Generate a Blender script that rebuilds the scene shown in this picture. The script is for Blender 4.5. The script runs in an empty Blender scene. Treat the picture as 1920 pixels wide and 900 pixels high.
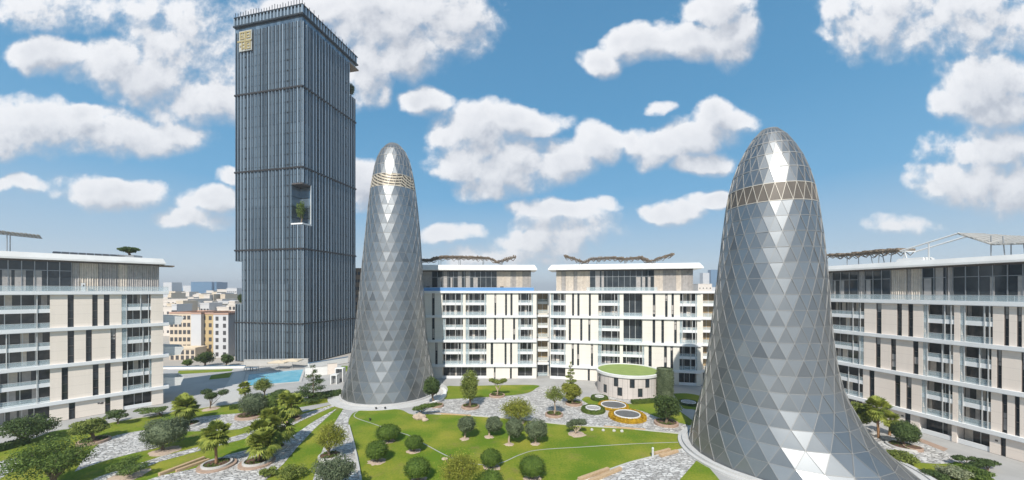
import bpy, math, random
import numpy as np
from math import sin, cos, pi, radians, sqrt, hypot, atan2

rnd = random.Random(7)
scene = bpy.context.scene
col = scene.collection

# ------------------------------------------------------------------ camera, sky, sun, exposure
F, CX, HY, H = 683.0, 960.0, 546.0, 25.0        # focal length and horizon in photo pixels, eye height in metres
cam_d = bpy.data.cameras.new('camera')
cam_d.sensor_width = 36.0
cam_d.lens = F / 1920.0 * 36.0
cam_d.shift_y = (HY - 450.0) / 1920.0
cam_d.clip_start = 0.5
cam_d.clip_end = 30000.0
cam = bpy.data.objects.new('camera', cam_d)
col.objects.link(cam)
cam.location = (0, 0, H)
cam.rotation_euler = (radians(90), 0, 0)
scene.camera = cam

SUN_EL, SUN_AZ = 44.5, 190.0                     # azimuth clockwise from +Y: behind the camera, a little to the left
world = bpy.data.worlds.new('World')
scene.world = world
world.use_nodes = True
nt = world.node_tree
nt.nodes.clear()


def nn(tree, typ, **kw):
    n = tree.nodes.new(typ)
    for k, v in kw.items():
        setattr(n, k, v)
    return n


def mth(tree, op, a, b=None, c=None, clamp=False):
    n = tree.nodes.new('ShaderNodeMath')
    n.operation = op
    n.use_clamp = clamp
    for i, v in enumerate((a, b, c)):
        if v is None:
            continue
        if isinstance(v, (int, float)):
            n.inputs[i].default_value = v
        else:
            tree.links.new(v, n.inputs[i])
    return n.outputs[0]


def vmth(tree, op, a, b=None):
    n = tree.nodes.new('ShaderNodeVectorMath')
    n.operation = op
    for i, v in enumerate((a, b)):
        if v is None:
            continue
        if isinstance(v, tuple):
            n.inputs[i].default_value = v
        else:
            tree.links.new(v, n.inputs[i])
    return n.outputs['Value'] if op in ('DOT_PRODUCT', 'LENGTH', 'DISTANCE') else n.outputs[0]


def smooth(tree, v, a, b):
    n = tree.nodes.new('ShaderNodeMapRange')
    n.interpolation_type = 'SMOOTHSTEP'
    tree.links.new(v, n.inputs['Value'])
    n.inputs['From Min'].default_value = a
    n.inputs['From Max'].default_value = b
    return n.outputs['Result']


# clouds: heading and height of each cloud lobe (as slopes seen from the courtyard), half width, half height, weight
CLOUDS = [
    (120, 20, 200, 32, .42), (350, 60, 110, 90, .48), (430, 140, 60, 60, .38),
    (95, 105, 75, 34, 1), (190, 112, 80, 48, 1), (270, 145, 95, 48, 1), (375, 190, 100, 46, 1), (425, 195, 60, 40, 1),
    (70, 240, 130, 56, 1), (190, 246, 115, 46, 1), (300, 256, 100, 36, 1), (10, 265, 70, 40, .9), (150, 215, 60, 22, .9),
    (212, 358, 96, 32, 1), (25, 357, 55, 14, .7), (398, 375, 52, 24, .9), (365, 408, 75, 20, .8), (425, 328, 30, 16, .8),
    (740, 25, 175, 80, 1), (690, 110, 55, 85, 1), (850, 45, 85, 48, 1), (770, 92, 65, 52, 1), (590, 20, 120, 36, .8), (720, 175, 22, 28, .8),
    (805, 188, 48, 22, 1), (900, 245, 80, 54, 1), (965, 232, 95, 28, 1), (945, 310, 135, 54, 1), (1045, 300, 60, 42, 1), (905, 355, 60, 30, .9), (870, 320, 60, 26, 1),
    (1125, 268, 48, 38, 1), (1225, 272, 62, 36, 1), (1335, 228, 42, 36, 1), (1370, 240, 50, 26, 1), (1300, 262, 95, 38, 1), (1320, 310, 60, 20, 1),
    (1045, 394, 90, 24, 1), (1065, 430, 90, 36, .85), (1010, 455, 80, 26, .7), (1265, 398, 55, 24, 1), (1340, 380, 40, 18, 1),
    (1200, 82, 62, 36, 1), (1290, 72, 72, 38, 1), (1372, 60, 58, 58, 1), (1350, 10, 75, 34, 1), (1140, 112, 46, 24, .9), (1390, 92, 34, 22, .8),
    (1640, 45, 90, 70, .62), (1750, 25, 160, 72, .66), (1870, 55, 110, 58, .7),
    (1850, 165, 95, 58, 1), (1900, 205, 70, 34, .9), (1790, 190, 50, 30, .9), (1880, 275, 120, 44, .9), (1820, 342, 105, 42, .85), (1900, 345, 80, 48, .9),
    (688, 350, 34, 44, 1), (1232, 200, 26, 12, .7), (850, 440, 50, 14, .6), (970, 480, 120, 20, .55), (1700, 420, 60, 16, .35),
]
cg = bpy.data.node_groups.new('CloudField', 'ShaderNodeTree')
cg.interface.new_socket('uv', in_out='INPUT', socket_type='NodeSocketVector')
cg.interface.new_socket('density', in_out='OUTPUT', socket_type='NodeSocketFloat')
gi, go = cg.nodes.new('NodeGroupInput'), cg.nodes.new('NodeGroupOutput')
uv = gi.outputs[0]
wn = nn(cg, 'ShaderNodeTexNoise')
wn.inputs['Scale'].default_value = 5.0
wn.inputs['Detail'].default_value = 3.0
cg.links.new(uv, wn.inputs['Vector'])
wv = vmth(cg, 'SUBTRACT', wn.outputs['Color'], (.5, .5, .5))
wv = vmth(cg, 'MULTIPLY', wv, (.14, .10, 0))
p = vmth(cg, 'ADD', uv, wv)
acc = None
for (x, y, a, b, w) in CLOUDS:
    c = ((x - CX) / F, (HY - y) / F, 0.0)
    ka, kb = F / (a * 1.12), F / (b * 1.12)
    nq = cg.nodes.new('ShaderNodeVectorMath')
    nq.operation = 'MULTIPLY_ADD'
    cg.links.new(p, nq.inputs[0])
    nq.inputs[1].default_value = (ka, kb, 0)
    nq.inputs[2].default_value = (-c[0] * ka, -c[1] * kb, 0)
    q = nq.outputs[0]
    e = vmth(cg, 'DOT_PRODUCT', q, q)
    t = mth(cg, 'MULTIPLY_ADD', e, -w, w)
    acc = t if acc is None else mth(cg, 'SMOOTH_MAX', acc, t, .22)
acc = mth(cg, 'MAXIMUM', acc, -1.2)
fn = nn(cg, 'ShaderNodeTexNoise')
fn.inputs['Scale'].default_value = 6.5
fn.inputs['Detail'].default_value = 10.0
fn.inputs['Roughness'].default_value = .60
fn.inputs['Distortion'].default_value = .25
cg.links.new(uv, fn.inputs['Vector'])
d = mth(cg, 'MULTIPLY_ADD', fn.outputs['Fac'], 2.1, -1.05)
d = mth(cg, 'ADD', acc, d)
f2 = nn(cg, 'ShaderNodeTexNoise')
f2.inputs['Scale'].default_value = 20.0
f2.inputs['Detail'].default_value = 6.0
f2.inputs['Roughness'].default_value = .55
cg.links.new(uv, f2.inputs['Vector'])
d = mth(cg, 'ADD', d, mth(cg, 'MULTIPLY_ADD', f2.outputs['Fac'], 1.2, -.6))
cg.links.new(d, go.inputs[0])

tc = nn(nt, 'ShaderNodeTexCoord')
sep = nn(nt, 'ShaderNodeSeparateXYZ')
nt.links.new(tc.outputs['Generated'], sep.inputs[0])
sy = mth(nt, 'MAXIMUM', sep.outputs['Y'], .02)
cu = mth(nt, 'DIVIDE', sep.outputs['X'], sy)
cv = mth(nt, 'DIVIDE', sep.outputs['Z'], sy)
comb = nn(nt, 'ShaderNodeCombineXYZ')
nt.links.new(cu, comb.inputs[0])
nt.links.new(cv, comb.inputs[1])


def field(v):
    g = nn(nt, 'ShaderNodeGroup')
    g.node_tree = cg
    nt.links.new(v, g.inputs[0])
    return g.outputs[0]


d0 = field(comb.outputs[0])
d1 = field(vmth(nt, 'ADD', comb.outputs[0], (-.02, .045, 0)))
front = smooth(nt, sep.outputs['Y'], .12, .3)
lit = smooth(nt, mth(nt, 'SUBTRACT', d0, d1), -.65, .55)
mr = nn(nt, 'ShaderNodeMapRange')
mr.interpolation_type = 'SMOOTHSTEP'
nt.links.new(d0, mr.inputs['Value'])
mr.inputs['From Min'].default_value = -.3
nt.links.new(mth(nt, 'MULTIPLY_ADD', lit, -.7, 1.1), mr.inputs['From Max'])
mask = mr.outputs['Result']
mask = mth(nt, 'MULTIPLY', mask, front)
# the rest of the sky (behind and beside) gets scattered clouds of its own
bn = nn(nt, 'ShaderNodeTexNoise')
bn.inputs['Scale'].default_value = 3.2
bn.inputs['Detail'].default_value = 8.0
nt.links.new(tc.outputs['Generated'], bn.inputs['Vector'])
bm_ = smooth(nt, bn.outputs['Fac'], .53, .68)
bm_ = mth(nt, 'MULTIPLY', bm_, mth(nt, 'SUBTRACT', 1.0, front))
bm_ = mth(nt, 'MULTIPLY', bm_, smooth(nt, sep.outputs['Z'], .05, .25))
mask = mth(nt, 'MAXIMUM', mask, bm_)
thin = smooth(nt, d0, .3, 1.7)
lit = mth(nt, 'SUBTRACT', lit, mth(nt, 'MULTIPLY', thin, .5), clamp=True)

sky = nn(nt, 'ShaderNodeTexSky')
sky.sky_type = 'NISHITA'
sky.sun_disc = False
sky.sun_elevation = radians(SUN_EL)
sky.sun_rotation = radians(SUN_AZ)
sky.altitude = 50
sky.air_density = 1.0
sky.dust_density = 1.2
sky.ozone_density = 2.2
SKY_STRENGTH = .11
tint = nn(nt, 'ShaderNodeMix', data_type='RGBA', blend_type='MULTIPLY')
tint.inputs['Factor'].default_value = 1.0
nt.links.new(sky.outputs[0], tint.inputs['A'])
tint.inputs['B'].default_value = (.9, 1.2, 1.25, 1)
cc = nn(nt, 'ShaderNodeMix', data_type='RGBA')
nt.links.new(lit, cc.inputs['Factor'])
K = 1 / SKY_STRENGTH
cc.inputs['A'].default_value = (.45 * K, .475 * K, .53 * K, 1)
cc.inputs['B'].default_value = (.80 * K, .80 * K, .815 * K, 1)
mx = nn(nt, 'ShaderNodeMix', data_type='RGBA')
nt.links.new(mth(nt, 'MULTIPLY', mask, .93), mx.inputs['Factor'])
hz = nn(nt, 'ShaderNodeMix', data_type='RGBA')            # clear blue above, pale air low on the skyline
ramp = nn(nt, 'ShaderNodeValToRGB')
el = ramp.color_ramp.elements
el[0].position, el[0].color = 0.0, (.62, .68, .74, 1)
el[1].position, el[1].color = .62, (.07, .225, .415, 1)
for p_, c_ in ((.10, (.36, .49, .62, 1)), (.24, (.135, .345, .565, 1)), (.42, (.085, .27, .48, 1))):
    k_ = ramp.color_ramp.elements.new(p_)
    k_.color = c_
nt.links.new(mth(nt, 'MAXIMUM', sep.outputs['Z'], 0.0), ramp.inputs[0])
sc_ = nn(nt, 'ShaderNodeMix', data_type='RGBA', blend_type='MULTIPLY')
sc_.inputs['Factor'].default_value = 1.0
nt.links.new(ramp.outputs[0], sc_.inputs['A'])
sc_.inputs['B'].default_value = (K, K, K, 1)
hz.inputs['Factor'].default_value = .92
nt.links.new(tint.outputs['Result'], hz.inputs['A'])
nt.links.new(sc_.outputs['Result'], hz.inputs['B'])
nt.links.new(hz.outputs['Result'], mx.inputs['A'])
nt.links.new(cc.outputs['Result'], mx.inputs['B'])
bg = nn(nt, 'ShaderNodeBackground')
bg.inputs['Strength'].default_value = SKY_STRENGTH
nt.links.new(mx.outputs['Result'], bg.inputs['Color'])
wo = nn(nt, 'ShaderNodeOutputWorld')
nt.links.new(bg.outputs[0], wo.inputs['Surface'])

sun_d = bpy.data.lights.new('sun', 'SUN')
sun_d.energy = 4.5
sun_d.angle = radians(.53)
sun_d.color = (1.0, .95, .87)
sun = bpy.data.objects.new('sun', sun_d)
col.objects.link(sun)
sun.location = (0, 0, 200)
sun.rotation_euler = (radians(90 - SUN_EL), 0, radians(180 - SUN_AZ))

scene.view_settings.view_transform = 'Standard'
scene.view_settings.look = 'None'
scene.view_settings.gamma = 1.0
scene.view_settings.use_curve_mapping = False
scene.view_settings.exposure = 0.3


# ------------------------------------------------------------------ materials
MATS = {}


def mat(name, base, rough=.7, metal=0.0, noise=None, bump=None, alpha=None, spec=None, leaf=None, trans=None):
    """noise = (scale, second colour, amount); bump = (scale, strength, distance); leaf = (dark, light)"""
    m = bpy.data.materials.new(name)
    m.use_nodes = True
    t = m.node_tree
    b = t.nodes['Principled BSDF']
    b.inputs['Base Color'].default_value = (*base, 1)
    b.inputs['Roughness'].default_value = rough
    b.inputs['Metallic'].default_value = metal
    if spec is not None:
        b.inputs['Specular IOR Level'].default_value = spec
    if alpha is not None:
        b.inputs['Alpha'].default_value = alpha
    tcn = nn(t, 'ShaderNodeTexCoord')
    if noise:
        n = nn(t, 'ShaderNodeTexNoise')
        n.inputs['Scale'].default_value = noise[0]
        n.inputs['Detail'].default_value = 6
        n.inputs['Roughness'].default_value = .6
        if name.startswith('wall_'):
            mp = nn(t, 'ShaderNodeMapping')
            mp.inputs['Scale'].default_value = (1.6, 1.6, .12)
            t.links.new(tcn.outputs['Object'], mp.inputs['Vector'])
            t.links.new(mp.outputs[0], n.inputs['Vector'])
        else:
            t.links.new(tcn.outputs['Object'], n.inputs['Vector'])
        mx_ = nn(t, 'ShaderNodeMix', data_type='RGBA')
        t.links.new(mth(t, 'MULTIPLY', smooth(t, n.outputs['Fac'], .3, .7), noise[2]), mx_.inputs['Factor'])
        mx_.inputs['A'].default_value = (*base, 1)
        mx_.inputs['B'].default_value = (*noise[1], 1)
        if name.startswith('wall_'):
            sp = nn(t, 'ShaderNodeSeparateXYZ')
            t.links.new(tcn.outputs['Object'], sp.inputs[0])
            jz = mth(t, 'LESS_THAN', mth(t, 'FRACT', mth(t, 'DIVIDE', mth(t, 'ADD', sp.outputs['Z'], .5), 1.75)), .03)
            m3 = nn(t, 'ShaderNodeMix', data_type='RGBA')
            t.links.new(mth(t, 'MULTIPLY', jz, .3), m3.inputs['Factor'])
            t.links.new(mx_.outputs['Result'], m3.inputs['A'])
            m3.inputs['B'].default_value = tuple(c * .45 for c in base) + (1,)
            t.links.new(m3.outputs['Result'], b.inputs['Base Color'])
        else:
            t.links.new(mx_.outputs['Result'], b.inputs['Base Color'])
    if leaf:
        g = nn(t, 'ShaderNodeNewGeometry')
        mx_ = nn(t, 'ShaderNodeMix', data_type='RGBA')
        mx_.inputs['A'].default_value = (*leaf[0], 1)
        mx_.inputs['B'].default_value = (*leaf[1], 1)
        n = nn(t, 'ShaderNodeTexNoise')
        n.inputs['Scale'].default_value = .9
        t.links.new(tcn.outputs['Object'], n.inputs['Vector'])
        f = mth(t, 'MULTIPLY_ADD', g.outputs['Random Per Island'], .6, mth(t, 'MULTIPLY_ADD', n.outputs['Fac'], 1.6, -.6), clamp=True)
        t.links.new(f, mx_.inputs['Factor'])
        t.links.new(mx_.outputs['Result'], b.inputs['Base Color'])
        b.inputs['Specular IOR Level'].default_value = .25
        tr = nn(t, 'ShaderNodeBsdfTranslucent')
        t.links.new(mx_.outputs['Result'], tr.inputs['Color'])
        ms = nn(t, 'ShaderNodeMixShader')
        ms.inputs[0].default_value = .28
        t.links.new(b.outputs[0], ms.inputs[1])
        t.links.new(tr.outputs[0], ms.inputs[2])
        t.links.new(ms.outputs[0], t.nodes['Material Output'].inputs['Surface'])
    if bump:
        n2 = nn(t, 'ShaderNodeTexNoise')
        n2.inputs['Scale'].default_value = bump[0]
        n2.inputs['Detail'].default_value = 5
        t.links.new(tcn.outputs['Object'], n2.inputs['Vector'])
        bp = nn(t, 'ShaderNodeBump')
        bp.inputs['Strength'].default_value = bump[1]
        bp.inputs['Distance'].default_value = bump[2]
        t.links.new(n2.outputs['Fac'], bp.inputs['Height'])
        t.links.new(bp.outputs[0], b.inputs['Normal'])
    MATS[name] = m
    return m


def mat_paving():
    m = mat('stone_paving', (.5, .48, .46), .85)
    t = m.node_tree
    b = t.nodes['Principled BSDF']
    tcn = nn(t, 'ShaderNodeTexCoord')
    mp = nn(t, 'ShaderNodeMapping')
    mp.inputs['Rotation'].default_value = (0, 0, .5)
    mp.inputs['Scale'].default_value = (1.25, 2.5, 1)
    t.links.new(tcn.outputs['Object'], mp.inputs['Vector'])
    wn_ = nn(t, 'ShaderNodeTexNoise')
    wn_.inputs['Scale'].default_value = 1.4
    t.links.new(mp.outputs[0], wn_.inputs['Vector'])
    ad = vmth(t, 'ADD', mp.outputs[0], vmth(t, 'MULTIPLY', wn_.outputs['Color'], (1.1, 1.1, 0)))
    v1 = nn(t, 'ShaderNodeTexVoronoi', feature='DISTANCE_TO_EDGE')
    v2 = nn(t, 'ShaderNodeTexVoronoi')
    for v in (v1, v2):
        v.inputs['Scale'].default_value = 1.0
        t.links.new(ad, v.inputs['Vector'])
    cs = nn(t, 'ShaderNodeSeparateColor')
    t.links.new(v2.outputs['Color'], cs.inputs[0])
    r = nn(t, 'ShaderNodeValToRGB')
    e = r.color_ramp.elements
    e[0].position, e[0].color = 0, (.34, .325, .305, 1)
    e[1].position, e[1].color = 1, (.68, .66, .63, 1)
    k = r.color_ramp.elements.new(.25)
    k.color = (.48, .46, .44, 1)
    t.links.new(cs.outputs[0], r.inputs[0])
    j = smooth(t, v1.outputs['Distance'], -.05, .14)
    mx_ = nn(t, 'ShaderNodeMix', data_type='RGBA')
    t.links.new(j, mx_.inputs['Factor'])
    mx_.inputs['A'].default_value = (.15, .14, .13, 1)
    t.links.new(r.outputs[0], mx_.inputs['B'])
    t.links.new(mx_.outputs['Result'], b.inputs['Base Color'])
    bp = nn(t, 'ShaderNodeBump')
    bp.inputs['Strength'].default_value = .8
    bp.inputs['Distance'].default_value = .12
    t.links.new(mth(t, 'ADD', j, mth(t, 'MULTIPLY', cs.outputs[1], .8)), bp.inputs['Height'])
    t.links.new(bp.outputs[0], b.inputs['Normal'])


def mat_lawn():
    m = mat('lawn_grass', (.1, .15, .02), .9, bump=(9, .5, .06), spec=.15)
    t = m.node_tree
    b = t.nodes['Principled BSDF']
    tcn = nn(t, 'ShaderNodeTexCoord')
    a1, a2 = nn(t, 'ShaderNodeTexNoise'), nn(t, 'ShaderNodeTexNoise')
    for a, s, de in ((a1, .13, 5), (a2, 3.5, 4)):
        a.inputs['Scale'].default_value = s
        a.inputs['Detail'].default_value = de
        t.links.new(tcn.outputs['Object'], a.inputs['Vector'])
    f = mth(t, 'ADD', mth(t, 'MULTIPLY_ADD', a1.outputs['Fac'], 3.2, -1.3), mth(t, 'MULTIPLY_ADD', a2.outputs['Fac'], 1.5, -.7), clamp=True)
    mx_ = nn(t, 'ShaderNodeMix', data_type='RGBA')
    t.links.new(f, mx_.inputs['Factor'])
    mx_.inputs['A'].default_value = (.105, .175, .012, 1)
    mx_.inputs['B'].default_value = (.265, .26, .034, 1)
    a3 = nn(t, 'ShaderNodeTexNoise')                     # worn, drier patches
    a3.inputs['Scale'].default_value = .22
    a3.inputs['Detail'].default_value = 7
    a3.inputs['Roughness'].default_value = .7
    t.links.new(vmth(t, 'ADD', tcn.outputs['Object'], (31.0, 7.0, 0)), a3.inputs['Vector'])
    m3 = nn(t, 'ShaderNodeMix', data_type='RGBA')
    t.links.new(mth(t, 'MULTIPLY', smooth(t, a3.outputs['Fac'], .54, .72), .7), m3.inputs['Factor'])
    t.links.new(mx_.outputs['Result'], m3.inputs['A'])
    m3.inputs['B'].default_value = (.21, .17, .06, 1)
    t.links.new(m3.outputs['Result'], b.inputs['Base Color'])


def mat_tower_glass():
    m = mat('tower_glass', (.05, .085, .12), .05, .55, spec=.8)
    t = m.node_tree
    b = t.nodes['Principled BSDF']
    tcn = nn(t, 'ShaderNodeTexCoord')
    sp = nn(t, 'ShaderNodeSeparateXYZ')
    t.links.new(tcn.outputs['Object'], sp.inputs[0])
    fl = mth(t, 'FRACT', mth(t, 'DIVIDE', sp.outputs['Z'], 3.6))
    line = mth(t, 'LESS_THAN', fl, .07)
    cell = nn(t, 'ShaderNodeCombineXYZ')
    # one cell per bay and floor: the bay axis is whichever horizontal axis runs along the face
    for i, ax in enumerate('XY'):
        t.links.new(mth(t, 'FLOOR', mth(t, 'DIVIDE', mth(t, 'ADD', sp.outputs[ax], .01), 1.5)), cell.inputs[i])
    t.links.new(mth(t, 'FLOOR', mth(t, 'DIVIDE', sp.outputs['Z'], 27.5)), cell.inputs[2])
    c2 = nn(t, 'ShaderNodeCombineXYZ')
    for i, ax in enumerate('XYZ'):
        t.links.new(mth(t, 'FLOOR', mth(t, 'DIVIDE', mth(t, 'ADD', sp.outputs[ax], .01), 3.6 if ax == 'Z' else 1.5)), c2.inputs[i])
    w2 = nn(t, 'ShaderNodeTexWhiteNoise')
    t.links.new(c2.outputs[0], w2.inputs['Vector'])
    w = nn(t, 'ShaderNodeTexWhiteNoise')
    t.links.new(cell.outputs[0], w.inputs['Vector'])
    mx_ = nn(t, 'ShaderNodeMix', data_type='RGBA')
    t.links.new(mth(t, 'ADD', mth(t, 'MULTIPLY', w.outputs['Value'], .7), mth(t, 'MULTIPLY', w2.outputs['Value'], .3)), mx_.inputs['Factor'])
    mx_.inputs['A'].default_value = (.085, .125, .165, 1)
    mx_.inputs['B'].default_value = (.27, .335, .385, 1)
    m2 = nn(t, 'ShaderNodeMix', data_type='RGBA')
    t.links.new(mth(t, 'MULTIPLY', line, .7), m2.inputs['Factor'])
    t.links.new(mx_.outputs['Result'], m2.inputs['A'])
    m2.inputs['B'].default_value = (.015, .02, .025, 1)
    t.links.new(m2.outputs['Result'], b.inputs['Base Color'])
    n = nn(t, 'ShaderNodeTexNoise')
    n.inputs['Scale'].default_value = .35
    t.links.new(tcn.outputs['Object'], n.inputs['Vector'])
    bp = nn(t, 'ShaderNodeBump')
    bp.inputs['Strength'].default_value = .12
    bp.inputs['Distance'].default_value = .25
    t.links.new(n.outputs['Fac'], bp.inputs['Height'])
    t.links.new(bp.outputs[0], b.inputs['Normal'])


def mat_skin():
    m = mat('tower_skin', (.4, .42, .44), .2, .88)
    t = m.node_tree
    b = t.nodes['Principled BSDF']
    a = nn(t, 'ShaderNodeAttribute', attribute_name='tone')
    r = nn(t, 'ShaderNodeValToRGB')
    e = r.color_ramp.elements
    e[0].position, e[0].color = 0, (.20, .21, .22, 1)
    e[1].position, e[1].color = 1, (.38, .39, .395, 1)
    t.links.new(a.outputs['Fac'], r.inputs[0])
    t.links.new(r.outputs[0], b.inputs['Base Color'])
    tcn = nn(t, 'ShaderNodeTexCoord')
    n = nn(t, 'ShaderNodeTexNoise')
    n.inputs['Scale'].default_value = .3
    n.inputs['Detail'].default_value = 2
    t.links.new(tcn.outputs['Object'], n.inputs['Vector'])
    t.links.new(mth(t, 'MULTIPLY_ADD', n.outputs['Fac'], .10, .34), b.inputs['Roughness'])


def mat_stripes():
    m = mat('belt_stripes', (.5, .4, .3), .45, .2)
    t = m.node_tree
    tcn = nn(t, 'ShaderNodeTexCoord')
    dd = vmth(t, 'DISTANCE', tcn.outputs['Object'], (1.5, -5.3, 58.5))
    d2 = vmth(t, 'DISTANCE', tcn.outputs['Object'], (5.5, -2.0, 54.5))
    w = mth(t, 'SINE', mth(t, 'MULTIPLY', mth(t, 'MINIMUM', dd, mth(t, 'MULTIPLY_ADD', d2, 1.0, 3.2)), 9.5))
    mx_ = nn(t, 'ShaderNodeMix', data_type='RGBA')
    t.links.new(smooth(t, w, -.05, .45), mx_.inputs['Factor'])
    mx_.inputs['A'].default_value = (.07, .06, .05, 1)
    mx_.inputs['B'].default_value = (.50, .43, .32, 1)
    t.links.new(mx_.outputs['Result'], t.nodes['Principled BSDF'].inputs['Base Color'])


def mat_water():
    m = mat('pool_water', (.09, .40, .55), .05, bump=(1.5, .35, .15), spec=.5, noise=(.35, (.22, .52, .64), .8))


mat_paving(); mat_lawn(); mat_tower_glass(); mat_skin(); mat_water(); mat_stripes()
mat('ground_sand', (.42, .38, .33), .95, noise=(.02, (.34, .31, .28), .8))
mat('plaza_concrete', (.40, .39, .375), .8, noise=(.25, (.32, .312, .30), .8), bump=(4, .1, .02))
mat('kerb_stone', (.50, .485, .46), .7, noise=(1.2, (.40, .385, .36), .6))
mat('edge_timber', (.50, .36, .22), .75, noise=(3, (.38, .25, .14), .7))
mat('wall_cream', (.80, .71, .625), .8, noise=(.35, (.74, .655, .57), .8))
mat('wall_pink', (.80, .705, .625), .8, noise=(.35, (.74, .645, .57), .8))
mat('wall_pavilion', (.58, .525, .49), .8, noise=(.5, (.52, .47, .435), .8))
_t = MATS['wall_pavilion'].node_tree                     # upright panel joints round the drum
_tc = nn(_t, 'ShaderNodeTexCoord')
_sp = nn(_t, 'ShaderNodeSeparateXYZ')
_t.links.new(_tc.outputs['Object'], _sp.inputs[0])
_an = mth(_t, 'ARCTAN2', _sp.outputs['Y'], _sp.outputs['X'])
_j = mth(_t, 'LESS_THAN', mth(_t, 'FRACT', mth(_t, 'MULTIPLY', _an, 40 / (2 * pi))), .07)
_m = nn(_t, 'ShaderNodeMix', data_type='RGBA')
_b = _t.nodes['Principled BSDF']
_src = _b.inputs['Base Color'].links[0].from_socket
_t.links.new(mth(_t, 'MULTIPLY', _j, .6), _m.inputs['Factor'])
_t.links.new(_src, _m.inputs['A'])
_m.inputs['B'].default_value = (.22, .19, .18, 1)
_t.links.new(_m.outputs['Result'], _b.inputs['Base Color'])
mat('wall_sand', (.74, .70, .63), .8, noise=(.35, (.68, .64, .57), .8))
mat('plinth_stone', (.52, .51, .495), .7, noise=(.6, (.44, .43, .415), .7))
mat('wall_white', (.76, .745, .715), .7, noise=(.3, (.70, .685, .655), .7))
mat('slab_white', (.74, .745, .75), .55, noise=(.4, (.66, .67, .68), .6))
mat('roof_white', (.74, .735, .72), .5, noise=(.4, (.64, .635, .62), .7))
mat('window_glass', (.018, .026, .034), .05, spec=.55, noise=(.6, (.05, .06, .065), .7))
mat('balcony_glass', (.03, .036, .042), .06, spec=.5, noise=(.5, (.11, .105, .10), .8))
mat('tan_glass', (.42, .31, .18), .3, noise=(.6, (.20, .15, .09), .9))
mat('rail_glass', (.55, .66, .70), .05, alpha=.30)
mat('sky_painted_glass', (.16, .36, .68), .08, alpha=.8)  # blue of the reflected sky painted into the railing glass colour
mat('metal_grey', (.36, .37, .38), .4, .6)
mat('frame_dark', (.10, .085, .08), .5, .2)
mat('frame_light', (.62, .62, .61), .45, .3)
mat('curtain_beige', (.62, .55, .47), .9, noise=(1.5, (.46, .41, .36), .8))
mat('curtain_grey', (.42, .39, .37), .9, noise=(1.5, (.30, .285, .27), .8))
mat('fin_steel', (.36, .42, .47), .35, .5)
mat('band_dark', (.025, .022, .022), .5)
mat('tower_fin_dark', (.015, .02, .026), .5, .1)
mat('gold', (.55, .43, .21), .4, .5)
mat('lattice_steel', (.29, .285, .275), .5, .4)
mat('belt_mesh', (.13, .108, .088), .5, .2, noise=(.5, (.09, .078, .065), .7))
mat('belt_light', (.46, .42, .36), .5, .2)
mat('belt_dark', (.06, .055, .05), .5)
mat('canopy_rust', (.13, .095, .065), .75, noise=(2.5, (.30, .24, .18), .8))
mat('canopy_grey', (.36, .345, .32), .7, noise=(2, (.27, .26, .24), .6))
mat('bark', (.20, .14, .095), .9, noise=(5, (.11, .08, .055), .8), bump=(12, .6, .05))
mat('bark_pale', (.46, .37, .28), .9, noise=(5, (.32, .24, .17), .8))
mat('palm_bark', (.34, .19, .09), .9, noise=(4, (.20, .11, .06), .8), bump=(10, .6, .05))
mat('soil', (.13, .07, .045), .95, noise=(3, (.09, .05, .035), .8), bump=(8, .6, .05))
mat('planter_stone', (.40, .285, .215), .85, noise=(2, (.29, .20, .15), .8), bump=(6, .5, .05))
mat('rock', (.50, .39, .30), .9, noise=(2, (.36, .28, .22), .8), bump=(3, .7, .1))
mat('green_roof', (.27, .34, .11), .95, noise=(.6, (.21, .28, .09), .7), spec=.1)
mat('basin_mesh', (.17, .17, .17), .5, .3, noise=(3, (.10, .10, .10), .8))
mat('flower_yellow', (.5, .3, .02), .8, leaf=((.34, .20, .015), (.66, .42, .03)))
mat('hedge_leaf', (.1, .15, .03), .8, leaf=((.045, .085, .015), (.15, .20, .04)))
mat('leaf_dark', (.05, .08, .03), .7, leaf=((.034, .064, .02), (.13, .185, .055)))
mat('leaf_mid', (.07, .11, .03), .7, leaf=((.05, .095, .02), (.20, .27, .06)))
mat('leaf_clip', (.06, .1, .02), .75, leaf=((.05, .095, .014), (.15, .225, .038)))
mat('leaf_grey', (.1, .12, .07), .75, leaf=((.065, .09, .045), (.21, .25, .14)))
mat('leaf_yellow', (.17, .19, .03), .75, leaf=((.12, .145, .022), (.40, .40, .065)))
mat('leaf_lime', (.13, .17, .04), .75, leaf=((.085, .125, .025), (.31, .35, .085)))
mat('leaf_palm', (.1, .14, .03), .6, leaf=((.085, .13, .02), (.42, .45, .085)))
mat('leaf_silver', (.3, .32, .2), .8, leaf=((.16, .19, .10), (.42, .43, .28)))
mat('city_white', (.66, .60, .54), .9, noise=(.1, (.58, .52, .46), .7))
mat('city_beige', (.63, .53, .41), .9, noise=(.1, (.56, .47, .36), .7))
mat('city_tan', (.50, .38, .21), .9, noise=(.1, (.44, .33, .18), .7))
mat('city_pale', (.56, .555, .56), .9, noise=(.1, (.50, .50, .51), .7))
mat('city_roof', (.46, .29, .22), .9)
mat('city_blue', (.10, .19, .30), .3, 0, spec=.6)
mat('emblem_frame', (.40, .40, .37), .5)
mat('city_brown', (.22, .15, .10), .8, noise=(.3, (.30, .21, .14), .6))
mat('city_window', (.07, .07, .075), .2)
mat('fabric_beige', (.60, .50, .37), .9)


# ------------------------------------------------------------------ mesh helpers
def g(px, py, z=0.0):
    """the point of the level z that the photo shows at px, py"""
    Y = F * (H - z) / (py - HY)
    return ((px - CX) / F * Y, Y, z)


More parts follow.
